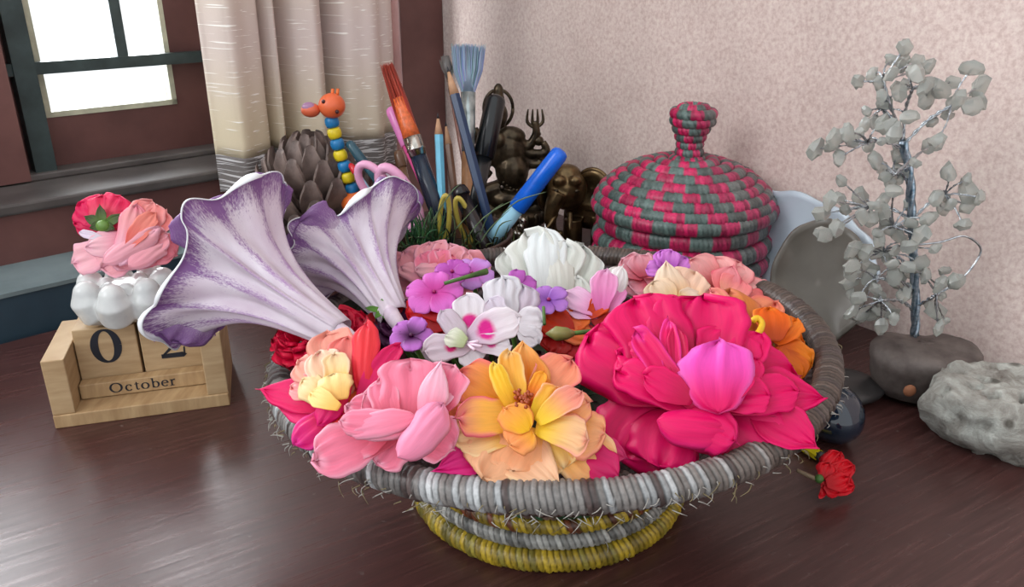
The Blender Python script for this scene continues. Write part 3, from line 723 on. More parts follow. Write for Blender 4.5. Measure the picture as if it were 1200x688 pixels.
# --- orange-red flower and green bud
f = Flower('orange_red_flower', 665, 388, .130, up_, 'orange-red flower with thin petals between white flower and magenta rose', 'flower')
oc = (.90, .28, .10)
f.p(640, 378, 696, 392, 32, 0, 0, oc, (.97, .5, .25), (1, .6, .4), bow=.3, cup=-.1)
f.p(670, 392, 634, 366, 40, 0, 3, (.8, .15, .05), oc, None, bow=.3)
f.p(660, 385, 690, 365, 30, 0, 2, (.9, .3, .1), (.96, .5, .2), None, bow=.3)
f.p(660, 385, 640, 412, 50, -4, -5, (.5, .03, .03), (.72, .1, .08), None, bow=.2)
f.p(665, 385, 690, 415, 50, -4, -5, (.6, .03, .1), (.8, .05, .12), None, bow=.2)
f.p(660, 388, 622, 384, 22, -1, 1, red, (.9, .1, .1), None, bow=.2)
f.p(690, 372, 712, 350, 24, 4, 7, (.8, .2, .05), (.96, .40, .12), None, bow=.3, ruf=.2)
f.p(695, 380, 724, 362, 26, 2, 3, (.7, .1, .05), (.85, .15, .1), None, bow=.3)
tb = empty('green_bud', atz(668, 392, .140), 'pale green flower bud with a stalk leaning on the orange-red flower', 'bud')
a_, b_ = tube([atz(640, 391, .143), atz(652, 391, .145), atz(664, 391, .145), atz(672, 391, .144)], [.0005, .0042, .0035, .0015], 10); mesh('bud', a_, b_, simple('bud_green', (.55, .50, .28), .5, 0, (.40, .42, .2)), tb)
a_, b_ = tube([atz(668, 391, .1445), atz(694, 388, .142)], .0013, 7); mesh('stalk', a_, b_, GREEN, tb)
a_, b_ = tube([atz(638, 380, .146), atz(637, 360, .15)], .001, 6); mesh('stalk', a_, b_, GREEN, tb)
# --- lilac-pink flower
f = Flower('lilac_pink_flower', 706, 365, .138, up_, 'lilac-pink flower with long striped petals left of the magenta rose top', 'flower')
lp = (.97, .62, .84); ll = (.98, .82, .93)
f.p(704, 368, 663, 342, 30, 2, 5, lp, ll, None, bow=.3, cup=.1, ruf=.08)
f.p(704, 370, 664, 362, 22, 1, 1, lp, ll, None, bow=.3)
f.p(704, 366, 712, 316, 32, 3, 14, (.95, .5, .78), (.98, .66, .85), ll, bow=.25, cup=.15)
f.p(708, 366, 732, 336, 22, 1, 6, lp, lp, None, bow=.25)
f.p(712, 362, 734, 312, 22, 0, 10, (.93, .9, .9), wht, None, bow=.3, cup=-.3)
f.p(706, 360, 724, 312, 22, -3, 4, (.88, .85, .83), (.92, .9, .88), None, bow=.2)
# --- back right pinks
f = Flower('rose_pink_flower', 750, 322, .126, up_, 'crumpled rose-pink flower at the back, under the violet bloom', 'flower')
for bx, by, tx, ty, w_, a0, a1 in ((755, 325, 728, 303, 34, 0, 6), (755, 325, 748, 298, 30, 1, 8), (755, 328, 736, 335, 44, -3, -3), (750, 322, 774, 304, 34, 0, 6), (750, 320, 760, 345, 50, -4, -6)):
    f.p(bx, by, tx, ty, w_, a0, a1, (.92, .4, .48), (1, .70, .76), (1, .8, .85), bow=.25, ruf=.18)
f = Flower('violet_bloom', 780, 308, .142, up_, 'violet-pink bloom at the back right, in front of the lidded basket', 'flower')
for bx, by, tx, ty, w_, a0, a1 in ((785, 318, 757, 316, 24, 0, 1), (785, 318, 772, 293, 28, 2, 8), (782, 318, 803, 302, 26, 2, 5), (782, 310, 790, 328, 30, -1, -3), (784, 316, 788, 294, 24, 4, 9)):
    f.p(bx, by, tx, ty, w_, a0, a1, (.72, .3, .75), (.90, .55, .90), (.85, .45, .88), bow=.3, ruf=.1)
f = Flower('coral_rose', 850, 325, .126, (.1, -.4, .9), 'coral pink rose at the back right rim of the basket', 'rose')
for bx, by, tx, ty, w_, a0, a1 in ((840, 335, 808, 303, 44, -2, 5), (845, 335, 838, 300, 50, -1, 7), (850, 335, 870, 306, 46, -1, 6), (855, 340, 902, 352, 52, -3, -4), (850, 330, 800, 325, 50, -4, -2), (850, 340, 888, 328, 44, -1, 2)):
    f.p(bx, by, tx, ty, w_, a0, a1, (1, .55, .55), (1, .74, .73), (.98, .55, .6), bow=.2, cup=.2)
f.p(845, 345, 862, 310, 36, 4, 10, (.98, .5, .5), (.98, .62, .66), (.94, .3, .42), bow=.25, cup=-.1, shape='point')
f.p(858, 345, 899, 356, 34, 3, 1, (1, .62, .58), (.97, .5, .5), (.93, .3, .4), bow=.3, cup=-.3)
f.p(850, 350, 870, 325, 40, 5, 8, (1, .7, .6), (1, .58, .6), None, bow=.2)
f = Flower('cream_rose', 785, 345, .134, (0, -.45, .88), 'cream-petalled rose directly behind the magenta rose', 'rose')
f.p(790, 362, 780, 305, 44, 2, 14, (1, .80, .55), (1, .92, .82), (1, .86, .8), bow=.15, cup=-.2, shape='point', narrow=.6)
f.p(785, 360, 752, 350, 46, 1, 3, (1, .9, .6), (.99, .93, .84), None, bow=.25)
f.p(790, 360, 816, 318, 48, 1, 9, (1, .80, .5), (1, .86, .76), None, bow=.2, shape='broad')
f.p(795, 365, 823, 345, 36, 4, 7, (.98, .82, .4), (1, .92, .84), None, bow=.3, ruf=.15)
f.p(790, 355, 780, 375, 60, -2, -5, crm, crm, None)
f.p(785, 362, 762, 330, 40, 3, 10, (1, .85, .6), (1, .90, .78), None, bow=.2)
# --- orange roses at right
f = Flower('amber_rose', 860, 372, .132, (.15, -.45, .88), 'amber-orange rose with pink tinge between magenta rose and right rim', 'rose')
am = (.85, .45, .15)
f.p(862, 405, 860, 338, 74, 0, 12, am, (.92, .55, .28), (.97, .6, .5), bow=.3, cup=-.35, narrow=.6, shape='broad')
f.p(860, 395, 832, 338, 40, 2, 13, (.85, .5, .15), (1, .66, .55), (.98, .5, .6), bow=.2, cup=-.2)
f.p(865, 395, 905, 352, 46, 0, 4, am, (.97, .6, .45), (.98, .5, .5), bow=.2, ruf=.14)
f.p(850, 380, 830, 400, 50, -4, -4, am, am, None)
f = Flower('orange_rose', 912, 400, .128, (.15, -.42, .9), 'vivid orange flower with a yellow curl at the right rim of the basket', 'rose')
oo = (.95, .42, .06)
f.p(905, 400, 906, 358, 44, 2, 8, (.8, .3, .05), oo, (1, .6, .2), bow=.2, cup=.1)
f.p(908, 402, 930, 372, 40, 0, 3, oo, (1, .55, .15), None, bow=.2)
f.p(915, 405, 953, 428, 48, 0, -4, (.85, .35, .03), (1, .58, .12), (1, .65, .2), bow=.3, cup=-.3, shape='broad', ruf=.14)
f.p(910, 400, 945, 400, 44, -1, -2, (.85, .35, .03), (1, .55, .1), None, bow=.2, ruf=.1)
f.p(905, 410, 935, 450, 50, -3, -7, (.8, .3, .03), (.97, .5, .08), None, bow=.2)
f.p(905, 400, 888, 430, 50, -4, -6, (.7, .25, .03), oo, None)
pts = [f.P(x, y, 12) for x, y in ((881, 396), (889, 390), (893, 380), (888, 373), (882, 376))]
a_, b_ = tube(spline(pts, 5), .0019, 8); mesh('yellow_curl', a_, b_, simple('yellow_petal_curl', (.95, .75, .12), .45), f.t)
# --- leaves under the flowers
for i, (bx, by, tx, ty, w_, z1, z2, lab) in enumerate(((500, 525, 545, 545, 18, .108, .112, 'grey-green leaf tip showing between the pink and apricot roses'), (420, 350, 400, 385, 24, .118, .118, 'dark leaf beneath the shorter trumpet flower'), (720, 400, 690, 430, 30, .115, .12, 'dark green leaf under the magenta rose left edge'))):
    B = atz(bx, by, z1); T = atz(tx, ty, z2)
    t_ = empty('leaf', B, lab, 'leaf'); cc = (.35, .45, .36) if i == 0 else (.14, .22, .12)
    petal(t_, B, T, ZZ, w_*.5*dep(B)/FPX, cc, tuple(min(1, x*1.2) for x in cc), None, shape='point', bow=.2, name='leaf_blade', seed=i)
# loose red/dark petals bedding the flowers (each its own petal, lying on the bowl)
r_ = random.Random(5)
g = G()
for i in range(150):
    a_ = r_.random()*2*PI; q = math.sqrt(r_.random())*.118
    c_ = BC+V(math.cos(a_)*q, math.sin(a_)*q, .072+.022*(q/.12)**2+r_.random()*.022); b_ = r_.random()*2*PI; L = r_.uniform(.016, .03); W_ = L*.4
    d_ = V(math.cos(b_), math.sin(b_), r_.uniform(-.2, .3)); s_ = V(-math.sin(b_), math.cos(b_), r_.uniform(-.3, .3))
    cc = r_.choice([(.42, .02, .10), (.12, .2, .1), (.10, .15, .08), (.3, .04, .15), (.15, .22, .1)])
    vs = []; 
    for ii in range(6):
        u = ii/5; wf = math.sin(PI*min(1, u*.9+.1))
        for jj in range(5):
            v = -1+jj*.5; vs.append(c_+d_*(L*u)+s_*(W_*wf*v)+ZZ*(.2*L*u*(1-u)*4*.5+.15*W_*v*v))
    g.add(vs, gridf(6, 5), lin(cc), [(jj/4, ii/5) for ii in range(6) for jj in range(5)])
o = g.make('fallen_petal_bed', PETAL, None, org=BC+V(0, 0, .07)); tag(o, 'dark bed of fallen petals and leaves beneath the basket flowers', 'petals', kind='stuff')

# ------------------------------------------------------------------ trumpet flowers
def trumpetmat():
    m, nt, b = newmat('trumpet_petal')
    a = nt.nodes.new('ShaderNodeVertexColor'); a.layer_name = 'Col'
    sp_ = nt.nodes.new('ShaderNodeSeparateColor'); nt.links.new(a.outputs[0], sp_.inputs[0])
    f = noise(nt, coords(nt, (150, 9, 1), kind='UV'), 1, 5, .7, .4)
    g_ = noise(nt, coords(nt, (420, 60, 1), kind='UV'), 1, 3, .6)
    f = mmath(nt, 'ADD', mmath(nt, 'MULTIPLY', f, .5), mmath(nt, 'MULTIPLY', g_, .5))
    s_ = mmath(nt, 'ADD', mmath(nt, 'MULTIPLY', f, 1.0), mmath(nt, 'MULTIPLY', sp_.outputs[0], .31))
    fac = ramp(nt, s_, [(.60, (0, 0, 0)), (.76, (1, 1, 1))])
    soft = noise(nt, coords(nt, (10, 2.5, 1), kind='UV'), 1, 3)
    base = mix(nt, ramp(nt, soft, [(.3, (0, 0, 0)), (.7, (1, 1, 1))]), lin((.82, .75, .81)), lin((.93, .90, .93)))
    pur = mix(nt, sp_.outputs[1], lin((.72, .56, .76)), lin((.54, .36, .60)))
    c = mix(nt, fac, base, pur)
    c = mix(nt, sp_.outputs[2], c, lin((.95, .96, .97)))
    nt.links.new(c, b.inputs['Base Color']); b.inputs['Roughness'].default_value = .45
    bump(nt, b, f, .3, .0008)
    t = nt.nodes.new('ShaderNodeBsdfTranslucent'); nt.links.new(c, t.inputs[0])
    x = nt.nodes.new('ShaderNodeMixShader'); x.inputs[0].default_value = .25
    nt.links.new(b.outputs[0], x.inputs[1]); nt.links.new(t.outputs[0], x.inputs[2]); nt.links.new(x.outputs[0], nt.nodes['Material Output'].inputs[0])
    return m
TRUMP = trumpetmat(); CALYX = simple('pale_lilac_tube', (.88, .82, .86), .5, 0, (.74, .66, .74), 90)
def trumpet(base, rim, tips, d0, label, gk=(.055, .33, .615, 3.6), lipdir=1, r0=.006, lips=(), lobes=()):
    Bp = aty(*base); pts = [aty(x, y, Y_) for x, y, Y_ in rim]
    K_ = 12; R_ = spline(pts, K_, True); n = len(R_)
    Mc = sum(pts, V(0, 0, 0))/len(pts); ax = (Mc-Bp).normalized()
    root = empty('trumpet_flower', Bp, label, 'flower')
    T_ = [i/30 for i in range(31)]+[1.025, 1.05, 1.075, 1.09]
    vs = []; cs = []; uv = []
    s_, u_ = basis(ax)
    arc = [0]
    for i in range(n): arc.append(arc[-1]+(R_[(i+1) % n]-R_[i]).length)
    for t in T_:
        tt = min(t, 1); g_ = gk[0]+gk[1]*tt+gk[2]*tt**gk[3]
        for j in range(n+1):
            jj = j % n; rv = R_[jj]-Mc; phi = j/n
            o_ = rv-ax*rv.dot(ax); on = o_.normalized()
            cen_ = Bp+(Mc-Bp)*tt
            rib = math.cos(phi*2*PI*10)
            p = cen_+on*r0*(1-tt)+rv*g_+on*(.0016*rib*tt*(1-tt)*3)
            if t > 1:
                k_ = (t-1)/.09; lw = 1
                if lips: lw = max([math.exp(-((min(abs(phi-c), 1-abs(phi-c)))/w_)**2)*a for c, w_, a in lips])
                ang = k_*2.2; rr_ = .0036*lw+.0006
                p = p+on*rr_*math.sin(ang)-ax*rr_*(1-math.cos(ang))*1.2
            p = p+on*(.0022*tt*tt*math.sin(phi*37+tt*4)+.0018*tt*math.sin(phi*61-tt*7)*tt)
            vs.append(p); uv.append((phi*1.0, tt*1.0))
            st = max(0, rib)**2
            mask = .05+.6*st*sm(.1, .4, tt)*(1-.3*sm(.7, 1, tt))+.75*sm(.82, 1.0, tt)*(1 if t <= 1 else .0)
            cs.append((mask, sm(.3, 1, tt), 1.0 if t > 1.02 else 0.0))
    o = mesh('corolla', vs, gridf(len(T_), n+1), TRUMP, root, cols=cs, uvs=uv)
    m = o.modifiers.new('t', 'SOLIDIFY'); m.thickness = .0006; m.offset = 0
    for (x1, y1, x2, y2, x3, y3, Y_) in tips:
        a_, b_ = tube(spline([aty(x1, y1, Y_), aty(x2, y2, Y_), aty(x3, y3, Y_)], 5), [.0026, .0025, .0022, .0019, .0015, .0013, .0011, .0009, .0007, .0004, .0002], 6)
        mesh('petal_tip', a_, b_, simple('purple_tip', (.50, .32, .55), .5), root)
    for (bx, by_, tx_, ty_, w_, Yb, Yt2, shp) in lobes:
        B = aty(bx, by_, Yb); T = aty(tx_, ty_, Yt2); petal(root, B, T, (C0-B).normalized(), w_*.5*dep(B)/FPX, (.15, .6, 0), (.95, 1, 0), None, raw=True, mat=TRUMP, shape=shp, bow=.3, cup=-.25, narrow=.7, ruf=.1, name='lobe', seed=int(bx), nu=18)
    # calyx and stem down into the bowl
    e_ = V(BC.x+(Bp.x-BC.x)*.6, Bp.y+.0, .075)
    a_, b_ = tube(spline([Bp+ax*.01, Bp-ax*.012, e_], 5), [.0052, .0052, .005, .005, .0048, .004, .003, .0025, .002, .002, .002], 10); mesh('tube_base', a_, b_, CALYX, root)
    return root
trumpet((398, 392, .415), [(334, 212, .52), (318, 202, .50), (292, 212, .475), (262, 224, .455), (226, 236, .44), (212, 254, .435), (219, 276, .432), (203, 318, .43), (185, 352, .43), (161, 375, .43), (184, 392, .44), (208, 404, .45), (220, 380, .47), (243, 372, .49), (262, 352, .51), (285, 310, .53), (322, 262, .535)],
        [(243, 368, 246, 380, 253, 394, .488), (184, 388, 182, 394, 181, 401, .44)], 0, 'longer white trumpet flower with purple streaks leaning left over the wooden calendar',
        lips=((.13, .028, 1.2), (.45, .03, .4), (.56, .045, .8)), lobes=((296, 275, 320, 204, 52, .515, .525, 'broad'), (270, 300, 224, 238, 74, .455, .445, 'broad'), (236, 345, 203, 404, 62, .45, .44, 'broad'), (262, 345, 250, 392, 28, .50, .49, 'point')))
trumpet((462, 372, .45), [(492, 236, .58), (478, 214, .57), (455, 210, .56), (436, 216, .55), (410, 240, .535), (392, 254, .53), (362, 252, .52), (342, 268, .51), (338, 292, .505), (318, 310, .51), (322, 335, .525), (350, 350, .54), (385, 345, .55), (420, 300, .57), (470, 262, .585)],
        [], 0, 'shorter white trumpet flower with purple streaks, its mouth below the bead giraffe', lips=((.25, .04, 1.4), (.62, .05, .4)), lobes=((440, 285, 478, 214, 58, .575, .585, 'broad'), (390, 300, 345, 262, 70, .52, .51, 'broad')))

# ------------------------------------------------------------------ wooden calendar
c1 = atz(65, 503, 0); c2 = atz(270, 475, 0); cx = (c2-c1); CW = cx.length; cx.normalize(); cy = V(-cx.y, cx.x, 0)
cal = empty('calendar_stand', c1, 'light wooden perpetual calendar holder with raised side panels on the left of the table', 'calendar')
def CB(name, x0, x1, y0, y1, z0, z1, mat, parent, bev=.0008, **k):
    vs, fs = box(c1+cx*((x0+x1)/2)+cy*((y0+y1)/2)+ZZ*((z0+z1)/2), cx, cy, ZZ, x1-x0, y1-y0, z1-z0)
    return bevel(mesh(name, vs, fs, mat, parent, smooth=False, **k), bev)
CD = .080; ST = .016; HP = .057
W2 = simple('pale_wood', (.74, .62, .46), .55, 0, (.62, .49, .34), 26, .15, (6, 1, 1))
W3 = simple('pale_wood_block', (.76, .65, .50), .55, 0, (.66, .54, .39), 22, .15, (1, 1, 6))
CB('base', 0, CW, 0, CD, 0, .011, W2, cal)
CB('shelf_step', ST, CW-ST, CD-.0475, CD-.006, .011, .0202, W2, cal)
CB('side_panel', 0, ST, .001, CD, .011, HP, W3, cal)
CB('side_panel', CW-ST, CW, .001, CD, .011, HP+.008, W3, cal)
CB('back_panel', ST, CW-ST, CD-.006, CD, .011, HP-.004, W2, cal)
inner = CW-2*ST; mbx = (ST+.0008, CW-ST-.0008)
bw = (inner-.003)/2
mb = empty('month_block', c1+cx*(CW/2)+ZZ*.011, 'long wooden bar printed October lying in the calendar holder', 'calendar block')
by = CD-.006-.041
CB('block', mbx[0], mbx[1], by-.012, by-.0008, .0115, .024, W2, mb)
nb1 = empty('number_block', c1+cx*(ST+bw/2)+ZZ*.0115, 'wooden cube printed with the digit 0', 'calendar block')
nb2 = empty('number_block', c1+cx*(ST+bw*1.5)+ZZ*.0115, 'wooden cube printed with the digit 2, under the trumpet flower', 'calendar block')
BH = .0205+bw*.98
CB('block', ST+.001, ST+.001+bw-.001, by, by+.040, .0205, BH, W3, nb1)
CB('block', ST+.002+bw, ST+.002+2*bw-.001, by, by+.040, .0205, BH, W3, nb2)
def ribbon(pts):
    L_ = []; R__ = []
    for i, (x, y, w_) in enumerate(pts):
        x0, y0, _ = pts[max(0, i-1)]; x1, y1, _ = pts[min(len(pts)-1, i+1)]
        dx, dy = x1-x0, y1-y0; l = math.hypot(dx, dy) or 1; nx, ny = -dy/l, dx/l
        L_.append((x+nx*w_/2, y+ny*w_/2)); R__.append((x-nx*w_/2, y-ny*w_/2))
    n = len(pts); return L_+R__, [(i, i+1, n+i+1, n+i) for i in range(n-1)]
def curve2(pts, n=6):
    q = spline([V(x, y, w_) for x, y, w_ in pts], n); return [(p.x, p.y, max(.005, p.z)) for p in q]
def ringg(cx_, cy_, rx, ry, tmax, tmin, a0=0, a1=360, n=36):
    return [(cx_+rx*math.cos(math.radians(a0+(a1-a0)*i/n)), cy_+ry*math.sin(math.radians(a0+(a1-a0)*i/n)), tmin+(tmax-tmin)*abs(math.cos(math.radians(a0+(a1-a0)*i/n)))**1.3) for i in range(n+1)]
def glyph(name, strokes, ox, oz, h, parent, fy, wsc=1.0):
    g_ = G()
    for st in strokes:
        p2, fs = ribbon(st)
        fr = [c1+cx*(ox+x*h*wsc)+cy*(fy-.0003)+ZZ*(oz+y*h) for x, y in p2]; n = len(fr)
        bk = [p+cy*.0004 for p in fr]; m_ = n//2
        lp_ = list(range(m_))+list(range(n-1, m_-1, -1))
        g_.add(fr+bk, fs+[tuple(i+n for i in f_[::-1]) for f_ in fs]+[(lp_[i], lp_[i-1], lp_[i-1]+n, lp_[i]+n) for i in range(len(lp_))])
    return g_.make(name, INK, parent, smooth=False)
GL = {
 '0': ([ringg(.36, .5, .27, .44, .19, .05)], .72),
 '2': ([curve2([(.10, .78, .05), (.11, .86, .12), (.30, .98, .07), (.52, .90, .13), (.60, .72, .19), (.50, .50, .15), (.30, .26, .08), (.08, .06, .05)]), [(.06, .06, .12), (.62, .06, .15), (.64, .10, .15)], [(.66, .28, .04), (.64, .03, .05)]], .75),
 'O': ([ringg(.40, .36, .33, .33, .13, .04)], .86),
 'c': ([ringg(.24, .24, .18, .22, .11, .04, 40, 320, 24), [(.36, .38, .09), (.39, .34, .09)]], .48),
 't': ([curve2([(.16, .60, .03), (.16, .5, .09), (.16, .2, .09), (.18, .06, .08), (.25, .03, .05), (.31, .08, .03)], 4), [(.03, .455, .04), (.30, .455, .04)]], .36),
 'o': ([ringg(.25, .24, .20, .22, .11, .04)], .54),
 'b': ([[(.12, .72, .09), (.12, .02, .09)], [(.02, .70, .04), (.16, .70, .04)], ringg(.28, .24, .18, .22, .11, .04, -150, 150, 26)], .54),
 'e': ([ringg(.24, .24, .18, .22, .11, .04, 0, 318, 28), [(.08, .26, .045), (.42, .26, .045)]], .48),
 'r': ([[(.12, .46, .09), (.12, .02, .09)], [(.01, .44, .05), (.14, .44, .05)], [(.0, .02, .04), (.26, .02, .04)], curve2([(.14, .32, .05), (.22, .44, .06), (.33, .43, .10)], 4)], .40)}
hd = bw*.66
glyph('digit_0', GL['0'][0], ST+bw*.5-.36*hd, .0345, hd*1.02, nb1, by); glyph('digit_2', GL['2'][0], ST+bw*1.5-.30*hd, .0335, hd*.98, nb2, by)
tx = ST+inner*.23; lh = .0118
for ch in 'October':
    st_, adv = GL[ch]; glyph('letter_'+ch.lower(), st_, tx, .0142, lh, mb, by-.012, 1.05); tx += (adv+.06)*lh*1.05
for nme in ('digit_0', 'digit_2'): bpy.data.objects[nme].name = 'digit' if nme == 'digit_0' else 'digit.001'

# ------------------------------------------------------------------ ceramic lotus pot + two roses on top of the blocks
CER = simple('white_glaze', (.84, .85, .84), .22, 0, (.74, .75, .75), 40, .05)
lc = c1+cx*(CW*.455)+cy*(CD*.60)+ZZ*(BH+.0005)
lot = empty('lotus_pot', lc, 'small white glazed pot shaped like fat lotus petals standing on the calendar blocks', 'pot')
g = G()
g.add(*ell(lc+V(0, 0, .016), (.027, .027, .016), None, 10, 18))
for i in range(7):
    a_ = i*2*PI/7+.35; d_ = V(math.cos(a_), math.sin(a_), 0)
    q, fs = tube([lc+d_*.014+ZZ*.008, lc+d_*.024+ZZ*.014, lc+d_*.029+ZZ*.024, lc+d_*.0285+ZZ*.029], [.010, .0145, .0130, .010], 22); g.add(q, fs); g.add(*ell(lc+d_*.0285+ZZ*.029, (.010,)*3, None, 14, 22))
for i in range(6):
    a_ = i*2*PI/6; d_ = V(math.cos(a_), math.sin(a_), 0); g.add(*ell(lc+d_*.014+ZZ*.022, (.008, .008, .013)))
remesh(g.make('pot_body', CER, lot), .0010, 10)
# shell pink rose
Cr = lc+V(.006, -.010, .042)
f = Flower('shell_pink_rose', 0, 0, 0, (.15, -.75, .62), 'shell pink rose resting in the white lotus pot', 'rose', C=Cr, stem=False)
def near(P_): return P_
f.p(150, 285, 82, 308, 40, -3, -4, pnk, (1, .78, .82), pnkL, bow=.2, cup=.1, shape='broad')
f.p(155, 290, 118, 318, 44, -2, -4, pnkD, (1, .74, .78), pnkL, bow=.2, cup=-.1)
f.p(160, 290, 165, 316, 52, -2, -4, pnkD, (.98, .66, .72), pnkL, bow=.2, cup=-.1, shape='broad')
f.p(165, 285, 206, 300, 40, -3, -3, pnkD, (.95, .58, .64), None, bow=.2)
f.p(160, 280, 100, 292, 30, 0, 0, pnk, (1, .80, .84), pnkL, bow=.3, cup=-.3)
f.p(160, 290, 176, 234, 42, 0, 10, pnkD, (1, .64, .62), (1, .72, .72), bow=.15, cup=.2, shape='broad')
f.p(165, 290, 196, 246, 38, 0, 7, (.98, .5, .5), (1, .6, .58), (1, .75, .76), bow=.2, cup=.2)
f.p(168, 290, 199, 275, 34, 1, 4, (.98, .55, .6), (1, .68, .72), pnkL, bow=.25, cup=.1)
f.p(140, 312, 168, 240, 34, 3, 10, pnkL, (1, .70, .72), pnk, bow=.2, cup=-.3, narrow=.6)
f.p(120, 308, 188, 266, 30, 5, 8, (1, .74, .80), (1, .72, .76), pnkL, bow=.2, cup=-.5, narrow=.5)
f.p(150, 312, 195, 282, 30, 4, 5, (1, .7, .76), (1, .72, .76), pnkL, bow=.2, cup=-.4, narrow=.6)
f.p(150, 290, 182, 248, 24, 8, 12, (.98, .5, .46), (1, .62, .56), None, bow=.2, cup=.3)
# magenta bud seen from behind with sepals
Cb = lc+V(-.012, .004, .052)
f = Flower('magenta_rosebud', 0, 0, 0, (-.1, -.80, .55), 'small magenta rose seen from behind with green sepals, on the lotus pot', 'rose', C=Cb, stem=False)
mc = (.93, .18, .40)
f.p(120, 262, 94, 238, 40, 0, 2, mc, (.95, .12, .4), None, bow=.3, cup=-.3, shape='broad')
f.p(122, 262, 118, 228, 38, 0, 4, (1, .45, .5), (.97, .22, .42), None, bow=.3, cup=-.2, shape='broad')
f.p(122, 262, 140, 228, 38, 0, 3, (1, .45, .5), (.97, .2, .42), None, bow=.3, cup=-.3, shape='broad')
f.p(120, 262, 88, 262, 30, -1, -1, mc, (.90, .1, .36), None, bow=.3, cup=-.2)
f.p(122, 262, 150, 248, 30, -1, -1, mc, (.9, .12, .36), None, bow=.3, cup=-.2)
f.p(125, 262, 104, 276, 26, -2, -2, mc, (.9, .12, .36), None, bow=.3)
for tx_, ty_ in ((98, 254), (116, 240), (148, 250), (105, 268), (135, 268)):
    f.p(121, 264, tx_, ty_, 12, 6, 9, (.42, .55, .25), (.30, .36, .2), None, shape='point', bow=.3, name='sepal')
g = G(); g.add(*ell(f.P(121, 265, 8), (.0055, .0045, .005))); g.make('hip', simple('rose_hip_green', (.48, .62, .28), .4, 0, (.35, .5, .2)), f.t)
wp = empty('white_petal', f.P(106, 276, 6), 'narrow white petal lying beneath the small magenta rose', 'petal')
petal(wp, f.P(120, 279, 9), f.P(92, 272, 9), f.A, .0035, (.93, .88, .92), (.92, .86, .93), None, bow=.2, cup=.2, name='petal_blade')

# ------------------------------------------------------------------ lidded basket
LC = atz(792, 343, 0); LRr = 101*dep(LC+V(0, 0, .05))/FPX
lb = empty('lidded_basket', LC, 'round pink and green coiled basket with a knobbed lid against the wall', 'basket')
pkb = (.82, .15, .38); grb = (.38, .46, .44)
def lbcol(row, ncol, shift, lid):
    def f_(th, sid, ph, fr):
        x = (th*ncol/(2*PI)+shift) % 1
        c = pkb if x < .47 else grb
        if lid and 1.5 < row < 4 and math.cos(th-math.radians(235)) > .55: c = pkb
        k_ = .78+.35*hash1(sid, row*3+1)
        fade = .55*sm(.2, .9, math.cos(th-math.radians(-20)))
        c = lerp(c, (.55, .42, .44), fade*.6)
        if fr < .12: k_ *= .8
        return lin(tuple(min(1, q*k_) for q in c))
    return f_
ztop_l = .118
prof = []
nbody = 5
for i in range(nbody):
    t = i/(nbody-1); z = .010+.0185*i; rr_ = LRr*(.86+.16*math.sin(min(1, t*1.0)*PI*.5+.15) if t < 1 else 1.0)
    rr_ = LRr*(.84+.16*math.sin(PI*(.12+.62*t)))
    prof.append((rr_-.008, z, .0104, 'body_coil', i))
zb_ = prof[-1][1]; 
lidp = []
for i in range(9):
    a_ = (i+.75)/9.6*PI/2; lidp.append((LRr*1.0*math.cos(a_)**.95-.003, zb_+.011+.050*math.sin(a_)**1.1, .0082, 'lid_coil', i+7))
for i, (r, z, tr, nm, row) in enumerate(prof+lidp):
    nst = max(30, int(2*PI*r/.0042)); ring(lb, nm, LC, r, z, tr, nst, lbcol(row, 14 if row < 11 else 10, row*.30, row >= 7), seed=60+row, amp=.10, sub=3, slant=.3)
ztl = lidp[-1][1]
for i, (r, dz, tr) in enumerate(((.0115, .002, .0060), (.0095, .010, .0056), (.0090, .018, .0054), (.0110, .026, .0056), (.0140, .034, .0058), (.0175, .042, .0060), (.0185, .049, .0058), (.011, .053, .006))):
    ring(lb, 'knob_coil', LC+V(.002 if i < 5 else .003, 0, 0), r, ztl+dz, tr, 22, lbcol(i, 5, i*.25, False), seed=90+i, amp=.14, sub=4, slant=.3)
g = G(); g.add(*lathe(LC, [(.0, ztl+.05), (.010, ztl+.048), (.010, ztl+.0), (.03, ztl-.004), (LRr*.7, zb_+.025), (LRr*.9, zb_), (LRr*.8, .01), (0, .003)], 32)); g.make('lining', simple('dark_lining', (.4, .12, .2), .7), lb)

# ------------------------------------------------------------------ plates leaning on the wall
def ruffled(name, label, Cc, ax_s, nrm, rx, ry, nl, amp, mat, flat=False, cat='dish'):
    root = empty(name, Cc-ZZ*0, label, cat); up2 = nrm.cross(ax_s).normalized()
    if up2.z < 0: up2 = -up2
    vs = []; nr = 12; na = 120
    for i in range(nr):
        q = i/(nr-1)
        for j in range(na):
            a_ = 2*PI*j/na; rw = 1+amp*math.sin(nl*a_)*q**3
            vs.append(Cc+ax_s*(rx*q*rw*math.cos(a_))+up2*(ry*q*rw*math.sin(a_))+nrm*(.012*q**3+.002*math.sin(nl*a_+1)*q**4))
    o = mesh('dish_body', vs, gridf(nr, na, True), mat, root); m_ = o.modifiers.new('t', 'SOLIDIFY'); m_.thickness = .003; m_.offset = 0
    return root
lean = (nR*.94+ZZ*.33).normalized()
WG = simple('white_blue_glaze', (.80, .85, .89), .2, 0, (.74, .79, .84), 20)
CG = simple('grey_clay_glaze', (.44, .42, .39), .35, 0, (.38, .36, .33), 20)
pA = atp(918, 322, Rb+nR*.034, nR); pA.z = .062
ruffled('scalloped_dish', 'white scalloped dish leaning on the wall behind the lidded basket', pA, dR, lean, .104, .060, 13, .022, WG)
pB = atz(948, 398, 0)+V(0, 0, .058)
lean2 = (V(-.25, -.92, 0)*.95+ZZ*.33).normalized()
ruffled('grey_dish', 'plain grey dish standing upright left of the crystal tree base', pB, V(.92, -.25, 0).normalized().cross(ZZ).cross(ZZ)*-1, lean2, .042, .058, 9, .012, CG)

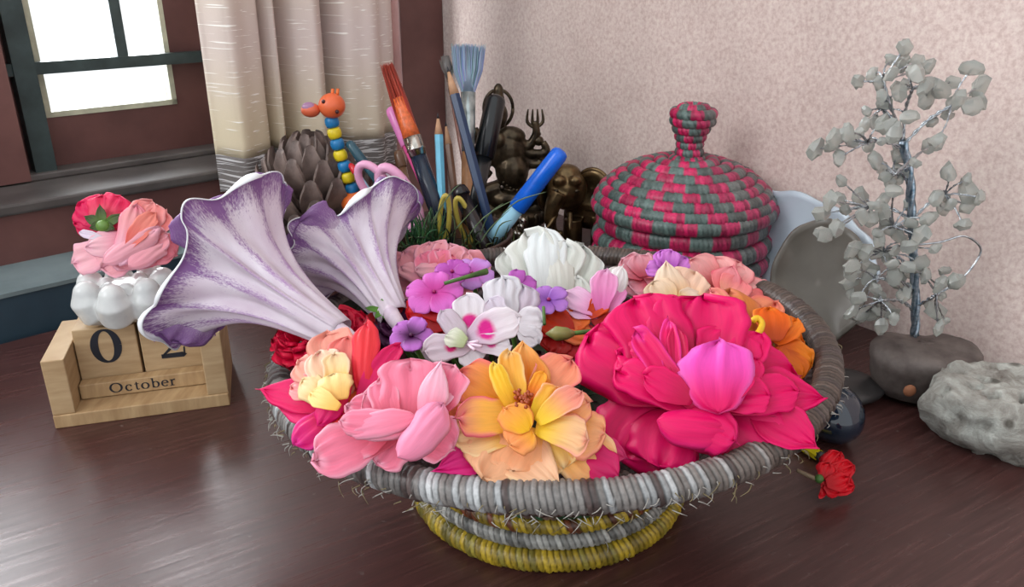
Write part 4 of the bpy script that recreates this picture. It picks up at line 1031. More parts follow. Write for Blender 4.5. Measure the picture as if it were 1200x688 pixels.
# ------------------------------------------------------------------ crystal tree
tc_ = atz(1072, 462, 0)
tree = empty('crystal_tree', tc_, 'wire tree with milky grey stone chips on a dark stone base by the wall', 'ornament')
STN = simple('dark_stone', (.42, .38, .36), .65, 0, (.24, .20, .19), 45, .6, bdist=.002)
g = G(); q = []
base_prof = [(0, 0), (.028, 0), (.034, .012), (.041, .030), (.041, .040), (.030, .047), (0, .049)]
vs, fs = lathe(tc_, base_prof, 28)
vs = [tc_+V((v-tc_).x*1.12, (v-tc_).y*.82, (v-tc_).z)*1 for v in vs]
vs = [v+V(math.sin(v.z*90+v.x*60), math.cos(v.x*110+v.z*70), math.sin(v.x*90)*.6)*.0028 for v in vs]
g.add(vs, fs); o = g.make('stone_base', STN, tree); 
m_ = o.modifiers.new('s', 'SUBSURF'); m_.levels = m_.render_levels = 1; displace(o, .02, .006)
g = G()
for i in range(22):
    a_ = rnd.random()*6.28; r = rnd.random()*.03; g.add(*ell(tc_+V(r*math.cos(a_)*1.1, r*math.sin(a_)*.8, .046-r*.12), (rnd.uniform(.002, .005), rnd.uniform(.002, .004), .0025), None, 5, 7))
g.make('pebble_crust', STN, tree, kind='stuff')
g = G(); g.add(*ell(aty(1066, 458, tc_.y-.0335), (.005, .003, .005))); g.make('rust_spot', simple('rusty_patch', (.62, .40, .28), .7), tree)
Yt = tc_.y
def TP(x, y, dy=0): return aty(x, y, Yt+dy)
trunk_pts = spline([TP(1072, 394), TP(1073, 360), TP(1071, 300), TP(1068, 250), TP(1066, 205), TP(1058, 165)], 6)
for k_ in range(3):
    pp = []
    for i, p in enumerate(trunk_pts):
        a_ = i*.55+k_*2.09; pp.append(p+V(math.cos(a_), math.sin(a_), 0)*.0019)
    mesh('trunk_strand', *tube(pp, .0019, 7), simple('blue_silver_wire', (.72, .77, .82), .3, .9, (.4, .5, .56), 300, .3), tree)
m, nt, b = newmat('milky_quartz'); b.inputs['Base Color'].default_value = (*lin((.80, .81, .78)), 1); b.inputs['Roughness'].default_value = .18
b.inputs['Transmission Weight'].default_value = .6; b.inputs['IOR'].default_value = 1.5
nz = noise(nt, coords(nt), 120, 3); nt.links.new(ramp(nt, nz, [(.3, lin((.66, .67, .63))), (.7, lin((.92, .93, .91)))]), b.inputs['Base Color'])
QZ = m
chipmeshes = []
for i in range(8):
    r = random.Random(i+3); vs, fs = ell((0, 0, 0), (1, .55, .8), None, 5, 7)
    vs = [Vector(v)*(1+r.uniform(-.22, .22)) for v in vs]
    for a_ in range(7): vs[a_] = vs[0].copy(); vs[-1-a_] = vs[-1].copy()
    me = bpy.data.meshes.new('stone_chip'); me.from_pydata(vs, [], fs); me.materials.append(QZ); me.polygons.foreach_set('use_smooth', [True]*len(fs)); me.set_sharp_from_angle(angle=.6); me.update(); chipmeshes.append(me)
Z7 = lambda x, y: (860+x/2.294, 30+y/2.294)
Z8 = lambda x, y: (880+x/2.294, 300+y/2.294)
hubs = [
 ((400, 150), [(460, 60, 28), (428, 92, 22), (335, 150, 24), (372, 132, 20), (425, 130, 24), (450, 110, 22)], 7),
 ((480, 170), [(490, 130, 30), (520, 195, 30), (555, 172, 34), (590, 152, 24), (515, 160, 30)], 7),
 ((585, 215), [(640, 115, 30), (664, 160, 34), (640, 215, 36), (605, 195, 28), (660, 200, 26)], 7),
 ((400, 225), [(400, 205, 28), (388, 262, 32), (430, 290, 30), (448, 318, 28), (412, 272, 28), (355, 265, 22), (445, 180, 26)], 7),
 ((360, 315), [(220, 332, 28), (272, 302, 30), (306, 290, 26), (284, 356, 24), (262, 325, 22), (335, 290, 20)], 7),
 ((430, 400), [(380, 362, 26), (400, 385, 22), (440, 352, 26), (452, 392, 28), (522, 322, 24), (545, 318, 26), (420, 420, 22)], 7),
 ((565, 455), [(576, 395, 28), (545, 462, 26), (560, 492, 24), (630, 445, 34), (662, 462, 22), (630, 482, 26), (616, 535, 24)], 7),
 ((365, 488), [(258, 470, 26), (238, 505, 28), (243, 562, 30), (275, 545, 26), (340, 460, 28), (345, 512, 26), (300, 495, 20)], 7),
 ((430, 540), [(400, 500, 26), (430, 445, 24), (410, 545, 26), (442, 565, 24), (520, 520, 26), (500, 565, 30), (470, 480, 20), (400, 470, 24)], 7),
 ((400, 610), [(320, 600, 30), (318, 655, 30), (352, 610, 26), (390, 575, 24), (470, 595, 24), (500, 642, 30), (480, 665, 26), (430, 672, 28), (540, 600, 18)], 7),
 ((335, 60), [(270, 30, 28), (265, 72, 28), (290, 112, 26), (392, 62, 34), (415, 100, 26), (320, 30, 24)], 8),
 ((350, 120), [(320, 152, 30), (350, 186, 26), (366, 145, 30), (272, 150, 26), (300, 160, 30), (385, 170, 20)], 8),
 ((500, 100), [(450, 22, 26), (470, 52, 24), (496, 146, 32), (522, 175, 14), (556, 70, 22), (520, 40, 20), (425, 30, 24)], 8)]
ci = 0
for (hx, hy), chips, zf in hubs:
    Zf = Z7 if zf == 7 else Z8; hp = Zf(hx, hy); hub = TP(hp[0], hp[1], rnd.uniform(-.015, .01))
    # branch from the trunk to the hub
    tp = min(trunk_pts, key=lambda p: (p-(hub-ZZ*.018)).length)
    mid_ = (tp+hub)/2+V(rnd.uniform(-.004, .004), rnd.uniform(-.004, .004), .004)
    bp = spline([tp, mid_, hub], 8); g = G()
    for k_ in range(2):
        g.add(*tube([p+V(math.cos(i*1.3+k_*PI), 0, math.sin(i*1.3+k_*PI))*.0009 for i, p in enumerate(bp)], .0008, 5))
    br = g.make('branch', WIRE, tree)
    rr0 = random.Random(int(hx*7+hy)); chips = chips+[(hx+rr0.gauss(0, 38), hy+rr0.gauss(0, 32), rr0.uniform(16, 26)) for _ in range(4)]
    for (x, y, s) in chips:
        cp = Zf(x, y); P_ = TP(cp[0], cp[1], rnd.uniform(-.022, .018))
        tw = spline([hub, (hub+P_)/2+V(rnd.uniform(-.003, .003), 0, rnd.uniform(-.001, .004)), P_], 5)
        g = G(); g.add(*tube([p+V(math.cos(i*1.6), 0, math.sin(i*1.6))*.0005 for i, p in enumerate(tw)], .00045, 4)); g.add(*tube([p-V(math.cos(i*1.6), 0, math.sin(i*1.6))*.0005 for i, p in enumerate(tw)], .00045, 4))
        g.make('twig', WIRE, br)
        o = bpy.data.objects.new('stone_chip', chipmeshes[ci % 8]); COL.objects.link(o); o.parent = br; o.location = P_-ORG[tree.name]
        sz = s*.5/2.294*dep(P_)/FPX*1.95; o.scale = (sz*1.12, sz, sz*.95); o.rotation_euler = (rnd.uniform(-.6, .6), rnd.uniform(-2.4, 2.4), rnd.uniform(-.5, .5)); ci += 1
# long drooping wire loop on the right
lw = spline([TP(*Z7(480, 590)), TP(*Z7(555, 582)), TP(*Z7(620, 566)), TP(*Z7(664, 600)), TP(*Z7(640, 650)), TP(*Z7(600, 690)), TP(*Z8(520, 90)), TP(*Z8(480, 120))], 8)
g = G(); g.add(*tube(lw, .0009, 5)); g.make('branch', WIRE, tree)

# ------------------------------------------------------------------ pumice rock, dark stones
ROCK = None
def rockmat():
    m, nt, b = newmat('pumice')
    vec = coords(nt); f1 = noise(nt, vec, 38, 8, .65, .4); vor = nt.nodes.new('ShaderNodeTexVoronoi'); vor.inputs['Scale'].default_value = 48; nt.links.new(vec, vor.inputs['Vector'])
    c = ramp(nt, f1, [(.30, lin((.40, .36, .33))), (.48, lin((.62, .61, .58))), (.68, lin((.80, .81, .78)))])
    pit = ramp(nt, vor.outputs['Distance'], [(.12, (.35, .33, .31)), (.24, (1, 1, 1))])
    nt.links.new(mix(nt, 1.0, c, pit, 'MULTIPLY'), b.inputs['Base Color']); b.inputs['Roughness'].default_value = .85
    bump(nt, b, f1, 1.0, .008); return m
rc = atz(1172, 512, 0); rk_root = empty('pumice_stone', rc, 'pale grey pitted pumice rock at the right edge of the table', 'stone')
g = G()
vs, fs = ell(rc+V(.0, 0, .021), (.056, .044, .026), None, 40, 64)
from mathutils import noise as mn
nv_ = []
for v in vs:
    d_ = v-(rc+V(0, 0, .0205)); k_ = 1+.18*mn.noise(d_*28)+.10*mn.noise(d_*60+V(3, 1, 2))
    s_ = mn.noise(d_*95+V(9, 2, 4)); k_ -= .20*max(0, s_-.22)*2.2
    s2 = mn.noise(d_*150+V(1, 7, 3)); k_ += .05*s2
    z_ = d_.z*k_
    ex = abs(d_.x/.056)**2.6+abs(d_.y/.040)**2.6
    z_ = max(-.0205, min(z_*1.45, .025+.004*mn.noise(d_*50)+.004*mn.noise(d_*120)-.05*max(0, s_-.2)))
    nv_.append(rc+V(0, 0, .0205)+V(d_.x*k_, d_.y*k_, z_))
g.add(nv_, fs); g.make('rock_body', rockmat(), rk_root)
# dark flat stone behind basket rim
dk = atz(985, 462, 0)
g = G(); vs, fs = ell(dk+V(0, 0, .008), (.034, .028, .009), None, 12, 24); vs = [v+V(1, 1, .4)*.002*mn.noise(v*60) for v in vs]; g.add(vs, fs)
o = g.make('flat_dark_stone', simple('dark_agate', (.20, .19, .19), .35, 0, (.12, .11, .11), 50, .2), None, org=dk); tag(o, 'flat dark stone in shadow between basket rim and crystal tree', 'stone')
# dark blue glass ball
gb = atz(980, 524, 0)+V(.0, .012, 0); gr = .0215
g = G(); g.add(*ell(gb+V(0, 0, gr), (gr*.95, gr*1.2, gr), None, 24, 36))
m, nt, b = newmat('dark_blue_glass'); b.inputs['Base Color'].default_value = (*lin((.10, .14, .20)), 1); b.inputs['Roughness'].default_value = .08; b.inputs['Coat Weight'].default_value = .5
o = g.make('glass_ball', m, None, org=gb); tag(o, 'glossy dark blue glass ball tucked under the right rim of the basket', 'ball')
# yellow pencil stub under the rim
y1_, y2_ = atz(930, 515, .005), atz(960, 534, .005)
yp = empty('yellow_stick', y2_, 'short yellow pencil end poking out beneath the basket rim', 'pencil')
mesh('barrel', *tube([y1_-(y2_-y1_)*2, y2_], .0042, 6), simple('yellow_lacquer', (.88, .80, .10), .35), yp, smooth=False)
mesh('end_cap', *tube([y2_-(y2_-y1_).normalized()*.001, y2_+(y2_-y1_).normalized()*.003], .0038, 12), simple('dark_tip', (.15, .14, .14), .5), yp)
# small red flower on the table
rf_ = atz(977, 566, .012)
f = Flower('fallen_red_flower', 0, 0, 0, (.35, -.75, .55), 'small bright red flower with a short stem fallen on the table at right', 'flower', C=rf_, stem=False)
for bx, by_, tx_, ty_, w_, o1, o2 in ((962, 562, 985, 532, 26, 0, 2), (962, 564, 999, 548, 26, 1, 3), (962, 566, 998, 572, 26, 0, 0), (965, 568, 972, 576, 26, 0, -1), (965, 562, 970, 542, 24, 2, 4), (968, 566, 994, 562, 24, 4, 6), (966, 568, 984, 577, 22, 2, 2)):
    f.p(bx, by_, tx_, ty_, w_, o1, o2, (.78, .02, .1), (.93, .07, .16), (.97, .2, .25), ruf=.25, rf=3, bow=.2, cup=-.1)
mesh('stem', *tube([f.P(966, 565, 0), f.P(955, 561, -1), f.P(934, 551, -3)], [.0022, .0017, .0012], 7), simple('stem_brown', (.50, .42, .32), .6), f.t)
g = G(); g.add(*ell(f.P(960, 561, 1), (.003, .003, .003))); g.make('calyx', GREEN, f.t)

# ------------------------------------------------------------------ pencil holder
HC = V(-.075, .80, 0)
hold = empty('pencil_holder', HC, 'low brown cup holding pencils, brushes and scissors behind the flowers', 'holder')
g = G(); g.add(*lathe(HC, [(0, .001), (.062, .001), (.066, .010), (.070, .045), (.0745, .072), (.0765, .074), (.0755, .0765), (.072, .075), (.066, .045), (.060, .012), (0, .009)], 56))
g.make('cup', simple('brown_clay', (.34, .25, .21), .55, 0, (.24, .17, .15), 30, .2), hold)
def tool(name, label, cat, top, low, Yt_, Yl_, ext=.06):
    T = aty(top[0], top[1], Yt_); L_ = aty(low[0], low[1], Yl_); d = (T-L_).normalized()
    Bt = L_-d*ext
    if Bt.z < .014: Bt = L_-d*((L_.z-.014)/max(.05, d.z))
    root = empty(name, Bt, label, cat); return root, Bt, T, d
def pencil(label, top, low, Yt_, Yl_, col, r=.0042, tiplen=.024, group=None, **k):
    root, Bt, T, d = tool('pencil', label, 'pencil', top, low, Yt_, Yl_, **k)
    s = T-d*tiplen; mesh('barrel', *tube([Bt, s], r, 6), simple('lacquer', col, .3, 0, tuple(x*.9 for x in col)), root, smooth=False)
    mesh('sharpened_wood', *tube([s, T-d*.006], [r*.97, r*.30], 12), simple('cedar', (.80, .62, .48), .6), root)
    mesh('lead', *tube([T-d*.006, T], [r*.30, r*.08], 8), LEAD, root); return root
pencil('dark navy pencil with bare wood tip, tallest of the pencils', (524, 78), (566, 236), .87, .82, (.12, .22, .36), .0055, .030)
pencil('light blue pencil standing left of the navy pencil', (513, 132), (517, 225), .84, .82, (.45, .76, .88), .0046, .022)
pencil('plain brown pencil just behind the light blue pencil', (522, 142), (531, 215), .88, .85, (.50, .36, .28), .0042, .026)
def brush(label, tip, fer_top, fer_bot, low, Yt_, Yl_, hc, bc, fc, r, w_, flat=.45, hc2=None, nh=260, wrap=None):
    root, Bt, T, d = tool('paint_brush', label, 'brush', tip, low, Yt_, Yl_)
    L_ = (T-Bt).length
    def onl(px_, py_):
        best = min((i/200 for i in range(201)), key=lambda q: abs(py_-proj(Bt+(T-Bt)*q)[1])); return Bt+(T-Bt)*best
    a_ = onl(*fer_bot); b_ = onl(*fer_top)
    mesh('handle', *tube([Bt, Bt+(a_-Bt)*.5, a_], [r*.75, r*1.05, r], 12), simple('brush_handle', hc, .25, 0, tuple(x*.8 for x in hc)), root)
    mesh('ferrule', *tube([a_, a_+(b_-a_)*.3, a_+(b_-a_)*.33, a_+(b_-a_)*.4, b_], [r*1.05, r*1.1, r*1.2, r*1.1, r*1.15], 14), fc, root)
    s_, u_ = basis(d, V(0, -1, 0)); g = G(); r_ = random.Random(3)
    for i in range(nh):
        a = r_.random()*2*PI; q = math.sqrt(r_.random()); o1 = s_*math.cos(a)*q*r+u_*math.sin(a)*q*r*.7
        sp_ = s_*math.cos(a)*q*w_+u_*math.sin(a)*q*w_*flat; e_ = T+sp_-d*(abs(q)*.010*r_.random()+.004*r_.random())
        g.add(*tube([b_+o1, (b_+o1)*.5+e_*.5+sp_*.15, e_], [.0005, .0005, .0002], 3, False), lin(tuple(min(1, x*r_.uniform(.88, 1.08)) for x in (bc if not hc2 or q < 2 else hc2))))
    g.add(*tube([b_-d*.001, b_+(T-b_)*.45, b_+(T-b_)*.85], [r*1.0, w_*.55 if flat > .4 else r*.8, w_*.45 if flat > .4 else r*.3], 10), lin(tuple(x*.8 for x in bc)))
    if wrap:
        e1 = b_+(T-b_)*.52; mesh('wrap', *tube([b_, b_+(e1-b_)*.3, b_+(e1-b_)*.6, e1], [r*1.12, r*1.0, r*.9, r*.78], 16), simple('orange_wrap', wrap, .25, 0, tuple(x*.8 for x in wrap), 260, .6), root)
    g.make('bristles', PAINT, root, kind='stuff'); return root
def proj(P_):
    q = P_-C0; z = q.dot(Fw); return 600+FPX*q.dot(Rt)/z, 344-FPX*q.dot(Up)/z
brush('orange-red bristled paint brush with navy handle, leftmost brush', (452, 73), (484, 160), (492, 182), (506, 228), .86, .82, (.10, .16, .24), (.72, .24, .14), CHROME, .0085, .0066, .9, wrap=(.93, .45, .24))
# red glue-wrapped section of the orange brush is a part of it
brush('wide pale blue-grey fan brush with clear ferrule and wooden handle', (549, 50), (549, 108), (546, 178), (548, 240), .90, .85, (.72, .52, .36), (.62, .70, .79), simple('clear_ferrule', (.72, .76, .76), .15, .6, (.5, .54, .54), 90), .0070, .0185, .3, nh=520)
brush('thin brush with splayed grey hairs behind the navy pencil', (521, 62), (531, 92), (536, 110), (546, 200), .90, .86, (.55, .38, .34), (.45, .43, .42), CHROME, .003, .010, .6, nh=40)
def pen(label, top, low, Yt_, Yl_, body, capc, caplen, r=.0055, name='pen', tipc=None, ext=.05):
    root, Bt, T, d = tool(name, label, 'pen', top, low, Yt_, Yl_, ext)
    s = T-d*caplen
    mesh('barrel', *tube([Bt+d*.006, s+d*.002], [r*.9, r*.92], 16), simple('pen_barrel', body, .25, 0, tuple(x*.92 for x in body)), root)
    mesh('tip', *tube([Bt, Bt+d*.006], [r*.25, r*.8], 12), LEAD, root)
    mesh('cap', *tube([s, s+d*.001, T-d*.006, T-d*.002, T], [r*1.02, r*1.12, r*1.05, r*.9, r*.45], 18), simple('pen_cap', capc, .22, 0, tuple(x*.9 for x in capc)), root)
    return root
pen('light blue marker with bright blue cap leaning out to the right', (659, 176), (592, 262), .80, .80, (.62, .83, .92), (.08, .42, .90), .075, .0085, 'marker', ext=.035)
pen('fat black marker pen beside the bronze statue', (582, 112), (560, 215), .90, .86, (.10, .11, .12), (.08, .09, .10), .07, .0105, 'marker')
pen('teal pen leaning left behind the bead giraffe', (408, 166), (450, 222), .86, .84, (.16, .32, .38), (.18, .34, .40), .03, .005)
pen('pink pen beside the orange-red brush', (457, 126), (502, 225), .87, .83, (.88, .36, .60), (.93, .55, .80), .045, .006)
pen('red-capped clear pen above the pink scissors', (444, 196), (470, 235), .84, .82, (.75, .72, .76), (.83, .10, .16), .012, .0085)
pen('thin red-tipped pen at the left side of the pink scissors', (410, 192), (440, 235), .85, .83, (.62, .72, .80), (.85, .15, .2), .012, .0035)
pen('black round-ended pen in front of the fan brush', (536, 218), (560, 272), .815, .79, (.10, .07, .08), (.07, .05, .06), .012, .0085)
pen('brown wooden stick standing left of the orange-red brush', (466, 176), (480, 232), .90, .88, (.48, .36, .27), (.46, .34, .26), .02, .0055, 'wooden_stick')
# scissors
def loop(c, rx, ry, Y_, rot, tr, n=28):
    pts = []
    for i in range(n+1):
        a = 2*PI*i/n; x = rx*math.cos(a); y = ry*math.sin(a); pts.append(aty(c[0]+x*math.cos(rot)-y*math.sin(rot), c[1]+x*math.sin(rot)+y*math.cos(rot), Y_+.004*math.sin(a)))
    return tube(pts, tr, 8, False)
PS = simple('pink_plastic', (.93, .68, .82), .25, 0, (.88, .62, .76), 30)
scs = empty('scissors', aty(470, 260, .80), 'pair of scissors with fat pink plastic handles in the pencil holder', 'scissors')
mesh('handle', *loop((438, 215), 26, 13, .805, .95, .0042), PS, scs)
mesh('handle', *loop((468, 232), 40, 15, .80, 1.05, .0052), PS, scs)
mesh('blade', *box(aty(500, 285, .80)-V(0, 0, .02), V(.5, 0, -.86), V(0, 1, 0), V(.86, 0, .5), .08, .0015, .009), CHROME, scs, smooth=False)
YS = simple('yellow_plastic', (.80, .74, .36), .35, 0, (.72, .64, .28), 30)
sy = empty('scissors', aty(530, 275, .79), 'pair of scissors with narrow yellow handles behind the pink rose', 'scissors')
mesh('handle', *loop((521, 255), 5.5, 26, .785, .05, .0026), YS, sy)
mesh('handle', *loop((544, 258), 7, 27, .80, -.30, .0026), YS, sy)
mesh('blade', *box(aty(530, 296, .80)-V(0, 0, .015), V(1, 0, 0), V(0, 1, 0), ZZ, .008, .0015, .05), CHROME, sy, smooth=False)
# grass
g = G(); r_ = random.Random(8)
def blade(p, q, c, w_=.0009):
    m_ = (p+q)/2+V(r_.uniform(-.006, .006), 0, r_.uniform(.0, .01)); g.add(*tube(spline([p, m_, q], 4), [w_]*6+[w_*.7, w_*.5, w_*.2], 3, False), lin(c))
for i in range(70):
    x = r_.uniform(478, 515); blade(aty(x, 300, .775+r_.random()*.02), aty(x+r_.uniform(-22, 22), r_.uniform(240, 275), .765+r_.random()*.03), r_.choice([(.22, .40, .26), (.15, .30, .18), (.30, .46, .28)]), .0008)
for a, b_ in (((555, 298), (598, 245)), ((500, 290), (520, 232)), ((540, 290), (606, 232)), ((560, 285), (590, 238)), ((505, 262), (540, 215)), ((515, 296), (560, 240)), ((575, 292), (600, 258)), ((590, 250), (640, 225)), ((530, 298), (528, 250))):
    blade(aty(*a, .785), aty(*b_, .76), (.42, .50, .36), .0008)
for i in range(40):
    x = r_.uniform(450, 600); blade(aty(x, 300, .78), aty(x+r_.uniform(-14, 20), r_.uniform(262, 290), .77), r_.choice([(.16, .22, .14), (.12, .14, .1), (.3, .33, .2)]), .001)
o = g.make('grass_tuft', PAINT, None, org=aty(510, 290, .78)); tag(o, 'tuft of thin green grass blades in front of the pencils', 'grass', kind='stuff')

# ------------------------------------------------------------------ bead giraffe
gi_y = .86
gt = empty('bead_giraffe', aty(417, 236, gi_y)-V(0, 0, aty(417, 236, gi_y).z), 'toy giraffe with orange wooden head and blue and yellow bead neck', 'toy')
ORG_ = simple('orange_paint', (.93, .47, .20), .35, 0, (.88, .40, .16), 30); BL = simple('blue_bead', (.12, .50, .74), .35); YB = simple('yellow_bead', (.96, .86, .15), .35)
q = aty(417, 238, gi_y); pxm = dep(q)/FPX
g = G(); g.add(*ell(q, (17*pxm, 15*pxm, 16*pxm), None, 14, 20)); g.make('body', ORG_, gt)
for dx in (-.008, .008):
    for dy in (-.006, .006): mesh('leg', *tube([V(q.x+dx, q.y+dy, 0), V(q.x+dx, q.y+dy, q.z-.004)], .003, 8), YB, gt)
seq = [(413, 221), (408, 208), (404, 195), (399, 182), (395.5, 169), (392, 156), (389, 143)]
for i, (x, y) in enumerate(seq):
    p = aty(x, y, gi_y); dd = (aty(389, 143, gi_y)-aty(413, 221, gi_y)).normalized(); L_ = 6.3*pxm; r = 8.0*pxm
    mesh('bead', *tube([p-dd*L_, p-dd*L_*.8, p-dd*L_*.3, p+dd*L_*.3, p+dd*L_*.8, p+dd*L_], [r*.6, r*.88, r, r, r*.88, r*.6], 16), BL if i % 2 == 0 else YB, gt)
h = aty(389, 124, gi_y-.002); g = G(); g.add(*ell(h, (15*pxm, 14*pxm, 14*pxm), None, 14, 20)); hd_ = g.make('head', simple('orange_head_paint', (.90, .42, .24), .35, 0, (.85, .37, .2), 30), gt)
g = G(); g.add(*ell(aty(364, 129, gi_y-.004), (11*pxm, 9*pxm, 8*pxm), None, 12, 16)); g.make('snout', simple('orange_snout_paint', (.85, .40, .26), .35, 0, (.82, .37, .24), 30), gt)
g = G(); g.add(*ell(aty(362, 126, gi_y-.006), (8*pxm, 6*pxm, 6*pxm), None, 12, 16)); g.make('nose_patch', simple('mauve_paint', (.66, .48, .62), .4), gt)
for (x, y, Y_) in ((379, 119, gi_y-.0125), (395, 131, gi_y-.0135)):
    g = G(); g.add(*ell(aty(x, y, Y_), (2.3*pxm,)*3, None, 8, 10)); g.make('eye', simple('eye_paint', (.28, .12, .12), .3), hd_)
for x in (389, 395): mesh('horn', *tube([aty(x, 114, gi_y), aty(x+1, 104, gi_y)], [2*pxm, 1.8*pxm], 8), ORG_, hd_)
for (x, y) in ((424, 230), (410, 246)):
    g = G(); g.add(*ell(aty(x, y, gi_y-.0125), (2.2*pxm, .6*pxm, 2*pxm), None, 8, 10)); g.make('spot', simple('brown_spot', (.45, .28, .16), .4), gt)

# ------------------------------------------------------------------ pinecone
pcY = .89; pcc = aty(368, 250, pcY); prr = 56*dep(pcc)/FPX
pc_ = empty('pinecone', V(pcc.x, pcc.y, 0), 'large open brown pinecone between curtain and bead giraffe', 'pinecone')
PCM = simple('pinecone_scale', (.52, .45, .42), .6, 0, (.24, .19, .18), 60, .4)
vs = []
for i in range(7):
    u = i/6; wf = .25+.75*math.sin(PI*.5*min(1, u*1.3)) if u < .8 else (1-(u-.8)/.2*.55)
    for j in range(5):
        v = -1+j*.5; vs.append(V(u*.040, v*wf*.0115, .016*u*u+.002*(1-v*v)+(.003 if u > .85 else 0)))
top = len(vs); vs += [v-V(0, 0, .0028) for v in vs]
fs = gridf(7, 5); fs += [tuple(i+top for i in f_[::-1]) for f_ in gridf(7, 5)]
bd = [j for j in range(5)]+[i*5+4 for i in range(1, 7)]+[6*5+j for j in (3, 2, 1, 0)]+[i*5 for i in range(5, 0, -1)]
fs += [(bd[i], bd[i-1], bd[i-1]+top, bd[i]+top) for i in range(len(bd))]
me = bpy.data.meshes.new('scale'); me.from_pydata(vs, [], fs); me.materials.append(PCM); me.polygons.foreach_set('use_smooth', [True]*len(me.polygons)); me.set_sharp_from_angle(angle=.9); me.update()
ph_ = pcc.z+.066
g = G(); g.add(*lathe(V(pcc.x, pcc.y, 0), [(0, .0), (.018, .004), (.026, .03), (.024, .07), (.012, ph_-.02), (0, ph_-.005)], 20)); g.make('core', PCM, pc_)
nsc = 96
for i in range(nsc):
    t = i/nsc; a = i*2.39996; zz = .008+(ph_-.022)*t; rad = .022*math.sin(PI*(.12+.8*t))+.002
    o = bpy.data.objects.new('scale', me); COL.objects.link(o); o.parent = pc_
    o.location = V(math.cos(a)*rad, math.sin(a)*rad, zz); k_ = (.55+.6*math.sin(PI*(.2+.68*t)))*prr/.052
    o.scale = (k_*1.15, k_*.95, k_*1.3); o.rotation_euler = (0, -(-.55+1.6*t)+.25*(hash1(i)-.5), a+.3*(hash1(i, 2)-.5))

# ------------------------------------------------------------------ bronze statue
sY = 1.02; sq = lambda x, y, dy=0: aty(x, y, sY+dy)
sb = sq(604, 270); st_root = empty('bronze_statue', V(sb.x, sb.y, 0), 'dark bronze seated deity figurine holding a trident, behind the pens', 'figurine')
g = G(); px1 = dep(sq(600, 200))/FPX
def E_(x, y, rx, ry, rd=None, dy=0, gg=None): (gg or g).add(*ell(sq(x, y, dy), (rx*px1, (rd or rx)*px1, ry*px1), None, 12, 16))
def T_(pts, rad, gg=None): (gg or g).add(*tube(spline([sq(*p) for p in pts], 5), list(np.interp(np.linspace(0, 1, (len(pts)-1)*5+1), np.linspace(0, 1, len(rad)), [r*px1 for r in rad])), 10)); 
E_(583, 135, 12, 16); E_(583, 120, 9, 12); E_(584, 108, 6, 10)
E_(582, 140, 5, 4, 5, -.012); E_(582, 146, 3, 2.5, 3, -.013)
E_(594, 178, 22, 26, 16); E_(600, 200, 20, 22, 18, -.004); E_(598, 160, 18, 12, 12)
E_(585, 165, 7, 9, 6, -.012)
T_([(608, 165), (618, 172), (628, 158), (627, 142)], [8, 6, 5, 4])
T_([(606, 172), (622, 180), (640, 178), (636, 166)], [7, 6, 5, 4])
T_([(606, 182), (622, 192), (636, 190), (630, 178)], [7, 6, 5, 4])
T_([(580, 165), (566, 178), (560, 160), (556, 150)], [8, 6, 5, 4])
T_([(582, 182), (566, 196), (575, 206)], [7, 6, 5])
T_([(588, 222), (560, 232), (566, 244), (602, 246)], [13, 12, 10, 7])
T_([(606, 222), (634, 230), (630, 244), (594, 248)], [13, 12, 10, 7])
E_(600, 232, 30, 14, 20)
remesh(g.make('body', BRONZE, st_root), .0014, 3)
g = G(); g.add(*tube([sq(584+17*math.cos(a*PI/14), 127+22*math.sin(a*PI/14), .008) for a in range(29)], 2.0*px1, 8)); g.make('halo', BRONZE, st_root)
g = G(); T_([(627, 160), (627, 148)], [2, 2], g)
for dx in (-9, -3, 3, 9): T_([(627, 150), (627+dx, 143), (627+dx*.9, 128)], [2.2, 2, .8], g)
g.make('trident', BRONZE, st_root)
g = G(); E_(631, 165, 6, 6, gg=g); E_(631, 157, 3, 3, gg=g); g.make('held_pot', BRONZE, st_root)
g = G(); cb = V(sb.x, sb.y, 0); zt = sq(600, 246).z
g.add(*lathe(cb, [(0, .0), (.040, 0), (.042, .008), (.034, .014), (.036, zt-.012), (.040, zt-.004), (.036, zt+.002), (0, zt+.003)], 32)); g.make('pedestal', BRONZE, st_root)
for i in range(16):
    a = i*2*PI/16; d_ = V(math.cos(a), math.sin(a), 0); g = G(); g.add(*ell(cb+d_*.037+V(0, 0, zt-.006), (.005, .005, .009), None, 7, 8)); g.make('lotus_petal', BRONZE, st_root)
g = G()
for i in range(9): E_(590+i*4, 214+9*math.sin(i*PI/8), 1.8, 1.8, dy=-.019, gg=g)
g.make('bead_garland', BRONZE, st_root)
# ------------------------------------------------------------------ brass elephant
eY = .965; sq = lambda x, y, dy=0: aty(x, y, eY+dy)
eb = sq(682, 282); el = empty('brass_elephant', V(eb.x, eb.y, 0), 'shiny aged brass elephant figurine left of the lidded basket', 'figurine')
px1 = dep(sq(680, 240))/FPX
g = G(); E_(664, 222, 24, 24, 20, -.012); E_(664, 204, 17, 12, 14, -.010); E_(695, 240, 36, 30, 26, .022); E_(655, 212, 8, 6, 6, -.028); E_(674, 212, 8, 6, 6, -.028)
T_([(655, 226, -.026), (647, 244, -.03), (645, 262, -.03), (650, 275, -.032), (660, 274, -.034)], [12, 9, 7, 6, 5])
zt = sq(690, 255).z
for dx, dy in ((-.018, -.01), (.016, -.008), (-.016, .03), (.02, .03)): g.add(*tube([V(eb.x+.006+dx, eb.y+.006+dy, 0), V(eb.x+.006+dx, eb.y+.006+dy, zt)], [.012, .0115], 12))
remesh(g.make('body', BRASS, el), .0015, 4)
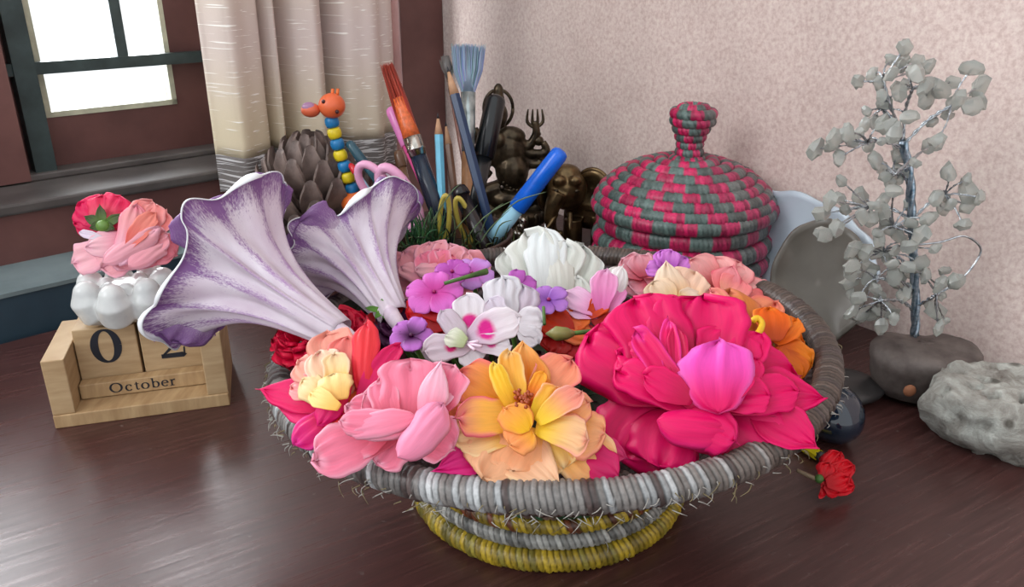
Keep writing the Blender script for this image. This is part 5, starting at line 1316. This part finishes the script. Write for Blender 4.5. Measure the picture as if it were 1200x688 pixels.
for sx, cx_, wd in ((1, 694, 22), (-1, 640, 9)):
    g = G(); rim_ = [sq(cx_+wd*math.cos(a)*(1-.12*math.sin(a)), 222-24*math.sin(a), -.006-.01*math.cos(a)*sx) for a in [i*2*PI/24 for i in range(24)]]
    ctr = sum(rim_, V(0, 0, 0))/24+V(0, .006, 0); vs = [ctr]*24
    for q_ in (.35, .7, 1): vs = vs+[ctr+(p-ctr)*q_-V(0, .004*q_**2, 0) for p in rim_]
    g.add(vs, gridf(4, 24, True)); o = g.make('ear', BRASS, el); m_ = o.modifiers.new('t', 'SOLIDIFY'); m_.thickness = .003
    g = G(); g.add(*tube(rim_+rim_[:1], 2.4*px1, 8, False)); g.make('ear_rim', BRASS, o)
for (a0, a1) in (((652, 250, -.03), (640, 268, -.045)), ((668, 250, -.03), (668, 270, -.045))):
    g = G(); T_([a0, ((a0[0]+a1[0])/2, (a0[1]+a1[1])/2+2, -.04), a1], [3.2, 2.8, 1], g); g.make('tusk', BRASS, el)
for x in (652, 676): g = G(); E_(x, 224, 2.6, 2.2, 2, -.032, g); g.make('eye', BRONZE, el)
# small crystal cluster between statue and elephant
ccl = empty('silver_trinket', aty(606, 282, .90)-V(0, 0, aty(606, 282, .90).z), 'small sparkly silver trinket behind the blue marker end', 'trinket')
zc_ = aty(606, 264, .90); g = G(); g.add(*lathe(V(zc_.x, zc_.y, 0), [(0, 0), (.016, 0), (.012, .01), (.006, .03), (.009, zc_.z-.01), (0, zc_.z)], 16)); g.make('stand', BRONZE, ccl)
for i in range(9):
    g = G(); a = i*.7; g.add(*ell(zc_+V(.010*math.cos(a)*(i % 3+1)/2.2, -.004, .010*math.sin(a)), (.004, .004, .004), None, 5, 6)); g.make('bead', CHROME, ccl)

# ------------------------------------------------------------------ repeated kinds share a group
GR = {'pencil': 'pencils in the brown cup', 'paint_brush': 'paint brushes in the brown cup', 'pen': 'pens in the brown cup', 'marker': 'marker pens in the brown cup', 'scissors': 'scissors in the brown cup', 'number_block': 'number cubes of the calendar',
      'trumpet_flower': 'purple streaked trumpet flowers', 'mauve_flower': 'small mauve flowers in the basket', 'violet_flower': 'small violet flowers in the basket', 'crimson_ruffled_flower': 'crimson frilly flowers in the basket', 'leaf': 'leaves under the basket flowers'}
for o in bpy.data.objects:
    if o.parent is None and o.get('label') and o.name.split('.')[0] in GR: o['group'] = GR[o.name.split('.')[0]]
